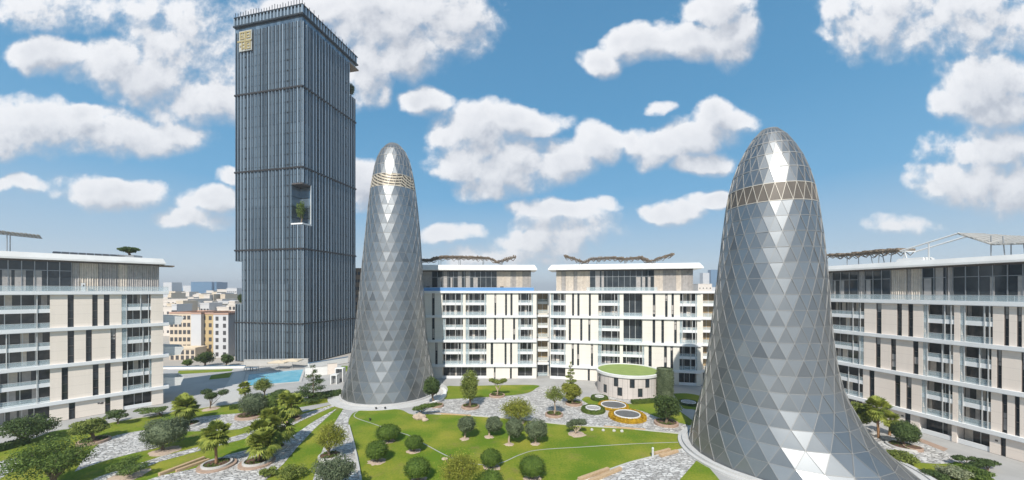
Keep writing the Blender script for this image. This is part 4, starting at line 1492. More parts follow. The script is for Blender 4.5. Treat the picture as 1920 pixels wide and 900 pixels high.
def tree(kind, base, box, label, name='tree', cat='tree', group=None, m=None, seed=None, n=None, z0=0.0, size=None, loc=None, dims=None, bark='bark'):
    seed = seed if seed is not None else int(base[0] * 7 + base[1])
    rs = np.random.RandomState(abs(seed) % 100000)
    if loc is None:
        x, y, ox, rx, zb, zt = frame(base[0], base[1], box)
        r = thing(name, (x, y, z0), label, cat, group)
    else:
        ox, rx, zb, zt = dims
        r = thing(name, loc, label, cat, group)
        y = loc[1]
    zb = max(zb, .15)
    cz, rz = (zb + zt) / 2, max((zt - zb) / 2, .3)
    ry = rx * .95
    tb = MB()
    size = size or (.14 + .0022 * y)
    ex = None
    if kind == 'clip':                                   # clipped dome, leaves close to the surface
        rx, ry, rz = rx * .94, ry * (.88 + .1 * rs.random()), rz * (.84 + .08 * rs.random())
        zlow = cz
        V = lobed(rs, [(ox, 0, cz, rx, ry, rz)], n or 5200, size * .62, shell=.93, wild=.45, asp=.7)
        V[:, 2] = np.maximum(V[:, 2], cz - rz * .62 + .04 * rs.normal(size=len(V)))
        ev, ef = ball_core((ox, 0, cz), (rx * .93, ry * .93, rz * .93))
        ev = [(p[0], p[1], max(p[2], cz - rz * .6)) for p in ev]
        ex = (ev, ef)
        limb_tree(tb, rs, max(cz - rz * .5, .3), [(ox + rx * .4 * cos(q), rx * .4 * sin(q), cz) for q in (0, 2, 4)], .13 + rx * .05, .04)
        m = m or 'leaf_clip'
    elif kind == 'ball':                                 # rounded grey-green crown on a clear stem
        L = [(ox, 0, cz, rx * .86, ry * .86, rz * .88)]
        for q in range(16):
            d = rs.normal(size=3); d /= np.linalg.norm(d)
            L.append((ox + d[0] * rx * .66, d[1] * ry * .66, cz + d[2] * rz * .66, rx * .34, ry * .34, rz * .34))
        V = lobed(rs, L, n or 5200, size * .85, shell=.8, wild=.6)
        ex = ball_core((ox, 0, cz), (rx * .72, ry * .72, rz * .72))
        limb_tree(tb, rs, max(zb + rz * .2, .3), [(ox + rx * .5 * cos(q), rx * .5 * sin(q), cz) for q in (0, 1.5, 3.1, 4.6)], .10 + rx * .035, .06)
        m = m or 'leaf_grey'
    elif kind == 'broad':                                # uneven spreading crown
        L = []
        for q in range(34):
            d = rs.normal(size=3); d /= np.linalg.norm(d)
            d[2] = d[2] * .95 + .08
            k = rs.uniform(.34, .64)
            q_ = rs.uniform(.22, .38)
            L.append((ox + d[0] * rx * k, d[1] * ry * k, cz + d[2] * rz * k, rx * q_, ry * q_, rz * q_ * 1.1))
        V = lobed(rs, L, n or 8500, size, shell=.4, wild=.9)
        limb_tree(tb, rs, max(zb + rz * .15, .35), [(l[0] * .9, l[1] * .9, l[2]) for l in L[:9]], .12 + rx * .045, .12)
        m = m or 'leaf_mid'
    elif kind == 'feather':                              # airy, upright sprays
        P, N_ = [], []
        for q in range(n or 190):
            d = rs.normal(size=3); d /= np.linalg.norm(d)
            d[2] = abs(d[2]) * 1.1 - .35
            e = np.array((ox + d[0] * rx * rs.uniform(.5, 1.02), d[1] * ry * rs.uniform(.5, 1.0), cz + d[2] * rz * rs.uniform(.6, 1.05)))
            o_ = np.array((ox + d[0] * rx * .15, d[1] * ry * .15, zb + rz * .25))
            t = rs.uniform(.5, 1.0, 30)[:, None]
            pts = o_ + (e - o_) * t + rs.normal(size=(30, 3)) * .10 * rx * np.array((1, 1, .8))
            P.append(pts); N_.append(rs.normal(size=(30, 3)) + d * .4)
        V = leaves(np.concatenate(P), np.concatenate(N_), size * .9, rs, .4)
        limb_tree(tb, rs, max(zb + rz * .1, .3), [(ox + rx * .6 * cos(q), rx * .6 * sin(q), cz + rz * .3 * (q % 2)) for q in (0, 1, 2, 3, 4, 5)], .08 + rx * .03, .1)
        m = m or 'leaf_yellow'
    elif kind == 'conifer':                              # separate flat tiers round a straight stem
        L = []
        k = 7
        for q in range(k):
            f = q / (k - 1)
            zz = zb + (zt - zb) * (.05 + .9 * f)
            rr = rx * (1.0 - .86 * f)
            for j in range(5 if f < .8 else 3):
                a = rs.uniform(0, 2 * pi)
                L.append((ox + rr * .6 * cos(a), rr * .6 * sin(a), zz + rs.normal() * .12 * rz / k, rr * .48, rr * .48, rz * .11))
        V = lobed(rs, L, n or 4200, size * .85, shell=.2, wild=.9)
        tb.tube([(0, 0, -.1), (ox * .5, 0, (zb + zt) / 2), (ox, 0, zt)], [.16, .10, .03], 7)
        m = m or 'leaf_mid'
    elif kind == 'bonsai':                               # a bent stem carrying a few flat pads
        L = []
        k = 5
        for q in range(k):
            f = (q + .5) / k
            L.append((ox + rx * (f * 2 - 1) * .72, rs.normal() * ry * .25, cz + rz * rs.uniform(-.45, .55), rx * .34, ry * .38, rz * .38))
        V = lobed(rs, L, n or 3200, size * .75, shell=.5, wild=.6)
        limb_tree(tb, rs, max(zb * .7, .25), [(l[0], l[1], l[2] - rz * .2) for l in L], .13, .22)
        m = m or 'leaf_mid'
    elif kind == 'bush':
        L = []
        for q in range(14):
            d = rs.normal(size=3); d /= np.linalg.norm(d)
            L.append((ox + d[0] * rx * .6, d[1] * ry * .6, cz + d[2] * rz * .5, rx * .42, ry * .42, rz * .5))
        V = lobed(rs, L, n or 3600, size * .9, shell=.5, wild=.9)
        V[:, 2] = np.maximum(V[:, 2], .02)
        tb.tube([(0, 0, -.1), (ox, 0, cz)], [.08, .03], 6)
        m = m or 'leaf_mid'
    elif kind == 'column':                               # clipped drum
        rz *= .98
        P = []
        nn_ = n or 5200
        a = rs.uniform(0, 2 * pi, nn_); zz = rs.uniform(-1, 1, nn_)
        rr = np.where(rs.random(nn_) < .25, np.sqrt(rs.random(nn_)), 1.0)
        zz = np.where(rr < 1, 1.0, zz)
        sh = (1 - .12 * np.maximum(zz, 0) ** 3) * rr + .03 * rs.normal(size=nn_)
        pts = np.stack([ox + rx * sh * np.cos(a), ry * sh * np.sin(a), cz + rz * zz], 1)
        V = leaves(pts, np.stack([np.cos(a), np.sin(a), np.where(rr < 1, 2.0, .2)], 1) + .5 * rs.normal(size=(nn_, 3)), size * .65, rs, .7)
        ev, ef = ball_core((0, 0, 0), (1, 1, 1))
        ex = ([(ox + rx * .93 * max(-.72, min(.72, p[0])) / .72, ry * .93 * max(-.72, min(.72, p[1])) / .72, cz + rz * .96 * max(-.75, min(.75, p[2])) / .75) for p in ev], ef)
        ex = None
        cyl = MB(); cyl.lathe([(.01, cz - rz), (rx * .92, cz - rz), (rx * .92, cz + rz * .6), (rx * .8, cz + rz * .96), (.01, cz + rz * .97)], ox, 0, 20)
        ex = (cyl.v, cyl.f)
        tb.tube([(ox, 0, -.1), (ox, 0, cz)], [.14, .1], 7)
        m = m or 'leaf_clip'
    quad_mesh('crown', V, m, r, ex)
    if tb.v:
        tb.build('trunk', bark, r, (0, 0, 0))
    ALL.append(r)
    return r


def palm(base, box, label, stems=1, skirt=True, seed=0, z0=0.0, fr=60, m='leaf_palm', trunk_r=.17):
    rs = np.random.RandomState(seed + int(base[0]))
    x, y, ox, rx, zb, zt = frame(base[0], base[1], box)
    r = thing('palm_tree', (x, y, z0), label, 'palm tree', 'fan palms in the garden')
    for q in range(stems):
        f = (q - (stems - 1) / 2) / max(stems, 1)
        tx, ty = ox + f * rx * 1.1, rs.normal() * rx * .25
        hz = zb + (zt - zb) * (.58 if q % 2 == 0 else .40)
        tb = MB()
        R = trunk_r * (1 if stems == 1 else .85)
        pts = [(f * .5, ty * .3, -.1)] + [(f * .5 + (tx - f * .5) * t, ty * (.3 + .7 * t), hz * t) for t in (.25, .5, .75, 1)]
        tb.tube(pts, [R * 1.25, R * 1.05, R, R * 1.0, R * .85], 10)
        tb.build('trunk', 'palm_bark', r)
        V = []
        L_ = max(zt - hz, rx * .95) * (.90 if stems == 1 else .78)
        for k in range(fr if stems == 1 else int(fr * .8)):
            el = rs.uniform(-1.0 if skirt else -.2, 1.35)
            az = rs.uniform(0, 2 * pi)
            d = np.array((cos(az) * cos(el), sin(az) * cos(el), sin(el)))
            side = np.array((-sin(az), cos(az), 0))
            up = np.cross(d, side) * -1
            pl = L_ * rs.uniform(.38, .55)
            c = np.array((tx, ty, hz)) + d * pl
            # petiole
            w = .025
            V += [np.array((tx, ty, hz)) - side * w, np.array((tx, ty, hz)) + side * w, c + side * w, c - side * w]
            fl_ = L_ * rs.uniform(.42, .58)
            nlf = 13
            for j in range(nlf):
                a = (j / (nlf - 1) - .5) * 3.5
                dd = d * cos(a) + side * sin(a)
                tip = c + dd * fl_ * (1 - .15 * abs(a)) + np.array((0, 0, -.28 * fl_ * (1 - .4 * sin(el)))) + up * rs.normal() * .05
                m_ = c + dd * fl_ * .52 + np.array((0, 0, -.03 * fl_))
                wd = np.cross(dd, up); wd /= np.linalg.norm(wd)
                w_ = .12 * fl_
                V += [c, m_ + wd * w_, tip, m_ - wd * w_]
        quad_mesh('crown', np.array(V), m, r)
    return r


def planter(px, py, wpx, label, tiers=1, m='planter_stone', cover=True, h=.45, sy=.95, z0=0.02):
    x, y, _ = g(px, py)
    R = wpx / F * y / 2
    r = thing('planter', (x, y, z0), label, 'planter', 'round stone planters')
    b = MB()
    if tiers == 2:
        b.lathe([(R, 0), (R, h * .55), (R * .97, h * .6), (R * .80, h * .6), (R * .80, 0)], n=36, sy=sy)
        b2 = MB()
        b2.lathe([(R * .80, 0), (R * .79, h * 1.15), (R * .77, h * 1.2), (R * .68, h * 1.2), (R * .67, h * .9)], n=36, sy=sy)
        ri = R * .68
        b2.build('inner_ring', 'kerb_stone', r)
    else:
        b.lathe([(R, 0), (R * .99, h * .9), (R * .96, h), (R * .83, h), (R * .82, h * .7)], n=36, sy=sy)
        ri = R * .83
    b.build('stone_ring', m, r)
    s_ = MB()
    s_.lathe([(ri, h * .8), (ri * .5, h * .95), (.02, h)], n=28, sy=sy)
    s_.build('soil', 'soil', r)
    if cover:
        rs = np.random.RandomState(abs(int(px + py)))
        n = 420
        a = rs.uniform(0, 2 * pi, n); q = np.sqrt(rs.random(n)) * ri * .95
        keep = np.sin(a * 2 + px) + .6 * rs.normal(size=n) > -.1
        pts = np.stack([q * np.cos(a), q * np.sin(a) * sy, h + .12 * rs.random(n)], 1)[keep]
        V = leaves(pts, rs.normal(size=pts.shape) + np.array((0, 0, 1.0)), .26, rs)
        tag(quad_mesh('groundcover', V, 'hedge_leaf', r), kind='stuff')
    return r


def soil_ring(px, py, wpx, label):
    x, y, _ = g(px, py)
    R = wpx / F * y / 2
    b = MB()
    rs = np.random.RandomState(abs(int(px)))
    n = 22
    rad = R * (1 + .10 * rs.normal(size=n))
    out = [(rad[k] * cos(2 * pi * k / n) + x, rad[k] * sin(2 * pi * k / n) + y) for k in range(n)]
    inn = [(x + .45 * (p_[0] - x), y + .45 * (p_[1] - y)) for p_ in out]
    for k in range(n):
        j = (k + 1) % n
        b.poly([(*out[k], .03), (*out[j], .03), (*inn[j], .15), (*inn[k], .15)])
    b.poly([(*p_, .15) for p_ in inn])
    return tag(b.build('soil_mound', 'rock', None, (x, y, .03)), label, 'soil mound', 'mulch rings under the lawn trees')


# clipped domes on the lawn
DOMES = [((728, 828), (705, 750, 795, 826), 'clipped green dome bush on the lawn, nearest the slim cone tower'),
         ((707, 866), (687, 727, 826, 862), 'clipped green dome bush at the left edge of the lawn on a pale mound'),
         ((776, 847), (760, 793, 816, 843), 'small clipped green dome bush astride the thin lawn path line'),
         ((783, 902), (758, 807, 858, 897), 'clipped green dome bush at the front left of the lawn, cut by the bottom edge'),
         ((921, 877), (901, 940, 842, 874), 'clipped green dome bush beside the bend of the lawn path'),
         ((997, 898), (973, 1023, 854, 894), 'large clipped green dome bush on the open lawn right of the path bend'),
         ((915, 930), (893, 945, 880, 926), 'low clipped dome bush at the bottom edge behind the lime feathery tree')]
MOUND = ['brown mulch ring under the dome bush nearest the slim cone tower', 'pale mulch mound under the dome bush at the left lawn edge',
         'brown mulch ring under the small dome bush on the path line', 'brown mulch ring under the dome bush at the front left',
         'brown mulch ring under the dome bush at the path bend', 'brown mulch ring under the large dome bush right of the path bend',
         'mulch ring under the low dome bush at the bottom edge']
for b_, box, lab in DOMES:
    tree('clip', b_, box, lab, 'dome_bush', 'bush', 'clipped domes on the lawn')
    soil_ring(b_[0], b_[1] - 1, 34 if b_[1] > 850 else 26, MOUND[DOMES.index((b_, box, lab))])
for b_, box, lab in [((871, 823), (857, 895, 779, 811), 'round grey-green topiary tree, first from the left in the row of four on the lawn'),
                     ((917, 819), (909, 944, 781, 810), 'round grey-green topiary tree, second from the left in the lawn row of four'),
                     ((955, 833), (946, 983, 783, 821), 'round grey-green topiary tree, third from the left in the lawn row of four'),
                     ((1004, 832), (983, 1028, 784, 824), 'largest round topiary tree, right end of the lawn row of four')]:
    tree('ball', b_, box, lab, 'topiary_tree', 'tree', 'topiary trees in a row on the lawn', bark='bark_pale')
    soil_ring(b_[0], b_[1] + .5, 18, lab.replace('round grey-green topiary tree', 'brown mulch ring of the topiary').replace('from the left in the row of four on the lawn', 'from the left in the lawn row').replace('largest round topiary tree', 'brown mulch ring of the largest topiary'))
tree('bonsai', (1081, 815), (1060, 1103, 780, 810), 'flat-topped green tree on a ring of pale stones at the lawn edge', m='leaf_grey', bark='bark_pale')
soil_ring(1081, 814, 32, 'pale stone ring under the flat-topped tree at the lawn edge')
tree('feather', (860, 935), (818, 908, 838, 912), 'lime yellow feathery tree at the bottom edge of the lawn', n=300)
tree('feather', (972, 792), (936, 1006, 739, 788), 'airy yellow-green tree between the lawn and the stone court', n=260)
soil_ring(972, 792, 24, 'dark soil patch under the airy yellow-green tree of the court')
# stone court
tree('broad', (882, 765), (857, 905, 687, 757), 'tall lime green tree in a round planter, left side of the stone court', m='leaf_lime')
planter(882, 764, 34, 'brown stone planter under the tall lime green court tree')
tree('bonsai', (932, 744), (914, 953, 708, 727), 'small pale bonsai tree on the upper lawn by the middle block', m='leaf_lime', bark='bark_pale')
planter(932, 743, 30, 'brown stone planter under the small pale bonsai on the upper lawn')
tree('broad', (813, 757), (789, 832, 704, 748), 'dark green tree right against the foot of the slim cone tower', m='leaf_dark')
planter(820, 762, 24, 'brown stone planter under the dark tree by the slim cone tower')
tree('bonsai', (789, 779), (772, 822, 752, 772), 'low leaning bonsai on a cream rock at the top of the lawn', m='leaf_mid')
tree('feather', (1039, 779), (1021, 1061, 717, 757), 'thin wispy tree with a pale bare stem in a brown planter', m='leaf_lime', n=110, bark='bark_pale')
planter(1039, 779, 34, 'brown stone planter under the thin wispy tree')
tree('broad', (1073, 759), (1048, 1094, 715, 755), 'bright yellow-green rounded tree left of the round pavilion', m='leaf_yellow')
planter(1076, 758, 32, 'long brown planter under the bright yellow-green rounded tree')
tree('conifer', (1070, 730), (1056, 1084, 678, 722), 'sparse pale conifer standing before the middle block', m='leaf_lime', n=2000)
tree('column', (1246, 746), (1231, 1262, 690, 741), 'clipped column tree standing right of the round pavilion', m='leaf_grey')
tree('broad', (1249, 797), (1220, 1282, 737, 790), 'dense dark green tree in a planter below the round pavilion', m='leaf_dark')
planter(1249, 795, 44, 'brown stone planter under the dense dark tree below the pavilion')
# left garden
tree('broad', (45, 832), (-6, 101, 776, 828), 'wide dark evergreen tree in front of the left block balconies', m='leaf_dark', n=7500)
tree('broad', (100, 915), (14, 172, 812, 905), 'big green tree at the bottom left corner of the garden', m='leaf_mid', n=10000)
tree('broad', (174, 830), (132, 204, 781, 818), 'light green spreading tree in a soil bed beside the stone path', m='leaf_lime')
planter(176, 829, 46, 'brown soil bed with stone rim under the light green spreading tree')
tree('bonsai', (222, 795), (196, 248, 765, 787), 'dark cloud-pruned bonsai close to the left block wall', m='leaf_dark')
tree('bonsai', (303, 781), (259, 318, 762, 776), 'flat leaning bonsai near the corner of the left block', m='leaf_mid')
tree('ball', (306, 845), (270, 347, 781, 839), 'large grey-green ball tree between the stone strips', 'topiary_tree', n=8000)
soil_ring(310, 846, 46, 'reddish mulch bed under the large grey-green ball tree')
palm((346, 799), (314, 371, 736, 790), 'clump of three fan palms behind the large grey-green ball tree', stems=3, seed=4)
planter(352, 798, 40, 'low stone planter under the clump of three fan palms', m='kerb_stone')
tree('bonsai', (396, 767), (370, 422, 730, 758), 'dark umbrella-shaped bonsai tree by the concrete plaza', m='leaf_dark', n=4500)
soil_ring(396, 767, 28, 'pale rock mound under the dark umbrella-shaped bonsai')
palm((406, 874), (374, 433, 781, 862), 'single fan palm in the leftmost oval palm planter', seed=1)
planter(407, 874, 62, 'leftmost oval two-tier palm planter of terracotta and grey stone', tiers=2)
palm((482, 870), (446, 524, 786, 855), 'twin-stemmed fan palm in the middle oval palm planter', stems=2, seed=2)
planter(482, 869, 60, 'middle oval two-tier palm planter nearest the bottom of the photo', tiers=2)
palm((513, 843), (486, 542, 750, 830), 'fan palm just behind the twin-stemmed palm', stems=2, seed=3)
planter(514, 843, 48, 'grey oval palm planter just behind the middle one', tiers=2, m='kerb_stone')
palm((541, 787), (524, 562, 724, 778), 'fan palm in a round planter near the pool side lawn', stems=2, seed=6)
planter(545, 787, 36, 'round stone planter under the fan palm near the pool side lawn')
tree('ball', (472, 782), (449, 500, 736, 778), 'round clipped olive bush beside the palms below the pool', 'topiary_tree', n=5500)
planter(470, 781, 50, 'low stone planter under the round clipped olive bush below the pool')
tree('ball', (508, 776), (491, 521, 737, 770), 'smaller round bush touching the clipped olive bush', 'topiary_tree', n=3500, m='leaf_mid')
tree('feather', (495, 746), (476, 511, 702, 738), 'leafy yellow-green tree at the near edge of the pool', m='leaf_lime', n=130)
palm((461, 748), (444, 476, 712, 744), 'small fan palm at the left corner of the pool', seed=8)
tree('clip', (527, 752), (511, 541, 730, 748), 'small dark clipped bush below the pool', 'dome_bush', 'bush', m='leaf_dark', n=3000)
tree('conifer', (588, 752), (552, 621, 684, 746), 'dark tiered conifer between the pool and the slim cone tower', m='leaf_dark', n=6500)
tree('feather', (617, 860), (588, 652, 779, 850), 'golden yellow-green tree on the wedge of lawn by the stone path', n=230)
planter(619, 858, 42, 'pale stone planter under the golden yellow-green tree', m='kerb_stone')
tree('broad', (628, 930), (576, 672, 852, 915), 'silvery green shrub at the bottom edge on the stone path', 'shrub', 'shrub', m='leaf_grey', n=6500)
tree('bonsai', (240, 893), (200, 285, 853, 886), 'low sprawling bonsai at the bottom of the left garden', m='leaf_mid', n=4000)
soil_ring(240, 893, 60, 'brown bark bed under the low sprawling bonsai')
tree('bush', (505, 893), (488, 520, 876, 892), 'low round shrub beside the middle palm planter', 'shrub', 'shrub', m='leaf_lime', n=1800)
tree('bush', (545, 897), (520, 574, 872, 896), 'patchy low shrub on the wedge of lawn at the bottom', 'shrub', 'shrub', m='leaf_lime', n=2200)
# right garden
palm((1648, 822), (1616, 1676, 740, 800), 'tall fan palm with an orange trunk beside the flaring tower', seed=11)
palm((1668, 816), (1650, 1690, 768, 812), 'smaller fan palm behind the tall orange-trunked palm', seed=12)
tree('broad', (1612, 812), (1585, 1650, 752, 800), 'leafy green tree half hidden by the flaring tower', m='leaf_lime')
tree('ball', (1694, 838), (1675, 1720, 788, 830), 'dark dense rounded hedge tree in front of the right block', m='leaf_dark', n=6500)
planter(1694, 838, 50, 'curved pale kerb planter under the dark rounded hedge tree', h=.3, m='kerb_stone')
planter(1712, 843, 28, 'red-brown stone planter beside the dark rounded hedge tree', cover=False)
tree('bush', (1692, 868), (1666, 1716, 846, 868), 'pale grass-green shrub at the edge of the flaring tower', 'shrub', 'shrub', m='leaf_lime')
tree('bush', (1786, 897), (1762, 1815, 874, 898), 'silvery white shrub at the bottom of the right garden', 'shrub', 'shrub', m='leaf_silver')
tree('bonsai', (1812, 876), (1790, 1835, 854, 874), 'dark low bonsai along the driveway of the right block', m='leaf_dark')
tree('bonsai', (1850, 882), (1822, 1878, 859, 878), 'flat-padded dark bonsai, nearest the right edge', m='leaf_dark')
tree('bush', (1830, 897), (1806, 1856, 878, 897), 'mid-green low bush at the bottom beside the silvery shrub', 'shrub', 'shrub', m='leaf_mid')
tree('bush', (1750, 898), (1728, 1772, 884, 900), 'low dark spiky plant at the bottom of the bright lawn strip', 'shrub', 'shrub', m='leaf_dark', n=1500)


# ------------------------------------------------------------------ hedges and ring flower beds
def hedge(pxs, w, h, label, m='leaf_dark', z0=.03):
    pts = GP(pxs)
    x, y = pts[0]
    rs = np.random.RandomState(abs(int(pxs[0][0])))
    seg = [hypot(b_[0] - a_[0], b_[1] - a_[1]) for a_, b_ in zip(pts, pts[1:])]
    n = int(sum(seg) * 260)
    P, N_ = [], []
    for (a_, b_), l in zip(zip(pts, pts[1:]), seg):
        k = int(n * l / sum(seg))
        t = rs.random(k)
        u = np.array((b_[0] - a_[0], b_[1] - a_[1])) / l
        nr = np.array((-u[1], u[0]))
        q = rs.uniform(-1, 1, k); zz = rs.random(k)
        top = rs.random(k) < .45
        q = np.where(top, q, np.sign(q)); zz = np.where(top, 1, zz)
        xy = np.array(a_) + np.outer(t * l, u) + np.outer(q * w / 2, nr)
        P.append(np.column_stack([xy - (x, y), zz * h + .04 * rs.normal(size=k)]))
        N_.append(np.column_stack([np.outer(np.where(top, 0, q), nr), np.where(top, 1, .1)]) + .5 * rs.normal(size=(k, 3)))
    b = MB()
    for a_, b_ in zip(pts, pts[1:]):
        l = hypot(b_[0] - a_[0], b_[1] - a_[1])
        u = ((b_[0] - a_[0]) / l, (b_[1] - a_[1]) / l)
        nr = (-u[1] * w * .46, u[0] * w * .46)
        q = [(a_[0] - nr[0] - x, a_[1] - nr[1] - y), (b_[0] - nr[0] - x, b_[1] - nr[1] - y), (b_[0] + nr[0] - x, b_[1] + nr[1] - y), (a_[0] + nr[0] - x, a_[1] + nr[1] - y)]
        b.hexa([(*k, 0) for k in q] + [(*k, h * .95) for k in q])
    o = quad_mesh('hedge', leaves(np.concatenate(P), np.concatenate(N_), .22, rs, .7), m, None, (b.v, b.f))
    o.location = (x, y, z0)
    return tag(o, label, 'hedge')


hedge([(578, 750), (600, 747), (640, 741)], 1.6, 1.3, 'dark clipped hedge left of the slim cone tower foot')
hedge([(-60, 862), (0, 846), (30, 838), (50, 832)], 1.4, 1.0, 'dark hedge under the wide evergreen at the left edge')
hedge([(430, 768), (455, 764), (475, 764)], 1.2, .8, 'small hedge at the end of the lawn below the pool', 'hedge_leaf')
hedge([(1185, 757), (1215, 755), (1240, 753)], 1.4, .7, 'low green hedge along the front of the round pavilion', 'hedge_leaf')


mat('gravel_bed', (.42, .41, .40), .9, noise=(4, (.22, .21, .2), .9))


def ring_bed(px, py, ri, ro, label, m, basin='basin_mesh', rim='roof_white', h=.75):
    x, y, _ = g(px, py)
    k = y / F
    ri, ro = ri * k, ro * k
    r = thing('ring_bed', (x, y, .03), label, 'flower bed', 'ring flower beds by the pavilion')
    rs = np.random.RandomState(abs(int(px)))
    n = int(2600 * (ro / 3) ** 1.2)
    a = rs.uniform(0, 2 * pi, n); t = rs.uniform(0, pi, n)
    rm, rw = (ri + ro) / 2 + .12, (ro - ri) / 2
    pts = np.stack([(rm - rw * np.cos(t)) * np.cos(a), (rm - rw * np.cos(t)) * np.sin(a), h * np.sin(t) ** .6], 1) + .04 * rs.normal(size=(n, 3))
    nr = np.stack([-np.cos(t) * np.cos(a), -np.cos(t) * np.sin(a), np.sin(t)], 1) + .6 * rs.normal(size=(n, 3))
    c = MB(); c.lathe([(rm + rw * .95, 0), (rm + rw * .8, h * .75), (rm, h * .93), (rm - rw * .8, h * .8), (rm - rw * .95, 0)], n=36)
    quad_mesh('hedge_ring', leaves(pts, nr, .24, rs, .7), m, r, (c.v, c.f))
    b = MB(); b.lathe([(ri * 1.0, 0), (ri * 1.0, h + .02), (ri * .985, h + .05), (ri * .92, h + .05), (ri * .90, h * .5)], n=40)
    b.build('rim', rim, r)
    b = MB(); b.lathe([(ri * .91, h - .06), (ri * .5, h - .14), (.02, h - .18)], n=30)
    b.build('basin', basin, r)
    return r


ring_bed(1176, 783, 24, 33, 'largest ring bed with orange-yellow flowers around a grey basin', 'flower_yellow')
ring_bed(1150, 763, 23, 26.5, 'ring bed with a wide grey basin and a thin yellow flower border', 'flower_yellow', h=.5)
ring_bed(1112, 771, 14, 21, 'green hedged ring bed with a pale gravel basin', 'hedge_leaf', basin='gravel_bed')
ring_bed(1124, 749, 8.5, 15, 'smallest green ring bed, near the pavilion wall', 'hedge_leaf', basin='gravel_bed')
ring_bed(1291, 757, 13, 17, 'shaded ring bed on the dark lawn beside the flaring tower', 'leaf_dark', basin='gravel_bed', h=.4)
sheet('gravel_bed', circle(*g(1134, 771)[:2], 3.1, 30), .045, 'kerb_stone')


# ------------------------------------------------------------------ small garden things
def beam(pa, pb, w, h, label, z0=.04, name='timber_beam', m='edge_timber'):
    a_, b_ = g(*pa), g(*pb)
    l = hypot(b_[0] - a_[0], b_[1] - a_[1])
    u = ((b_[0] - a_[0]) / l, (b_[1] - a_[1]) / l)
    nr = (-u[1] * w / 2, u[0] * w / 2)
    t = .04
    b = MB()
    q = lambda s, e: [(a_[0] + u[0] * e + nr[0] * s * -1, a_[1] + u[1] * e + nr[1] * s * -1), (b_[0] - u[0] * e + nr[0] * s * -1, b_[1] - u[1] * e + nr[1] * s * -1), (b_[0] - u[0] * e + nr[0] * s, b_[1] - u[1] * e + nr[1] * s), (a_[0] + u[0] * e + nr[0] * s, a_[1] + u[1] * e + nr[1] * s)]
    b.hexa([(*k, z0) for k in q(1, 0)] + [(*k, z0 + h - t) for k in q(1, 0)])
    b.hexa([(*k, z0 + h - t + .001) for k in q(1, 0)] + [(*k, z0 + h) for k in q(.86, t)])
    return tag(b.build(name, m, None, (a_[0], a_[1], z0)), label, 'timber beam')


beam((1228, 853), (1256, 845.5), .45, .4, 'upper of two short timber beams on the lawn edge near the flaring tower')
beam((1238, 857), (1270, 848), .45, .4, 'lower of two short timber beams on the lawn edge near the flaring tower')
beam((1085, 902), (1141, 882), .45, .4, 'upper of two long timber beams at the bottom of the lawn')
beam((1105, 906), (1164, 881), .45, .4, 'lower of two long timber beams beside the stone paving at the bottom')
beam((298, 893), (383, 861), .45, .4, 'upper long timber beam along the left garden strip')
beam((330, 886), (392, 864), .4, .35, 'lower timber beam beside the leftmost palm planter')
beam((1132, 801), (1210, 807), .3, .25, 'thin timber beam along the top edge of the lawn below the ring beds')
beam((800, 775), (883, 780), .25, .2, 'thin brown timber beam along the stone court at the lawn top')
x, y, _ = g(1224, 858)
b = MB()
b.lathe([(.02, 0), (.16, 0), (.16, 1.0), (.14, 1.02), (.14, 1.15), (.17, 1.17), (.17, 1.42), (.12, 1.5), (.02, 1.52)], n=16)
o = b.build('bollard', 'frame_light')
o.location = (x, y, .035)
tag(o, 'slim pale bollard beside the short timber beams', 'bollard')
for i, (px, py, lab) in enumerate([(705, 768, 'small dark ground light by the plinth of the slim cone tower, left one'), (722, 767.5, 'small dark ground light by the plinth of the slim cone tower, right one'), (845, 859, 'small dark ground light on the lawn path line'), (694, 789, 'small dark ground light at the top left of the lawn path')]):
    x, y, _ = g(px, py)
    b = MB()
    b.lathe([(.02, 0), (.13, 0), (.13, .32), (.2, .34), (.2, .46), (.02, .5)], n=12)
    o = b.build('ground_light', 'band_dark')
    o.location = (x, y, .035)
    tag(o, lab, 'ground light', 'ground lights')


def rock(px, py, w, h, label, seed):
    rs = np.random.RandomState(seed)
    x, y, _ = g(px, py)
    v, f = ball_core((0, 0, h * .3), (w / 2, w * .4, h * .8), 12)
    v = [tuple(np.array(p_) * (1 + .10 * sin(5 * p_[0] + seed) + .08 * sin(7 * p_[1] + 3 * p_[2])) + .02 * rs.normal(size=3)) for p_ in v]
    me = bpy.data.meshes.new('rock')
    me.from_pydata(v, [], f)
    me.materials.append(MATS['rock'])
    o = bpy.data.objects.new('rock', me)
    col.objects.link(o)
    o.location = (x, y, .03)
    return tag(o, label, 'rock')


rock(786, 785, 2.4, 1.0, 'large cream rock at the top of the lawn under the leaning bonsai', 2)
rock(797, 789, 1.3, .5, 'smaller flat pinkish rock beside the large cream rock', 3)
rock(834, 862, .9, .25, 'flat pale stone lying next to the lawn path', 4)
rock(1012, 0 + 900, .5, .3, 'little stone at the foot of the large clipped dome', 5)
for i, px in enumerate((1110, 1131, 1151, 1166)):
    o = rock(px, 807.5 + i * .9, .55, .35, 'small white stone in the line along the top edge of the lawn', 10 + i)
    o['group'] = 'white stones along the lawn edge'
    o.data.materials[0] = MATS['kerb_stone']

# curved white seat wall by the slim tower
pts = GP(curve([(783, 779), (792, 771), (806, 762), (822, 754), (832, 746), (834, 737), (829, 731)]))
o = strip('curved_bench', pts, .8, .03, .6, 'wall_white', None)
tag(o, 'curved white seat wall sweeping out from the slim cone tower', 'bench')

# ------------------------------------------------------------------ pool terrace
POOL = [(459, 726), (464, 703), (508, 698.5), (571, 693), (563, 716), (508, 721)]
pp = [g(*p_)[:2] for p_ in POOL]
sheet('pool_water', pp, .10, 'pool_water')
strip('pool_coping', pp + [pp[0]], .7, 0, .16, 'kerb_stone')


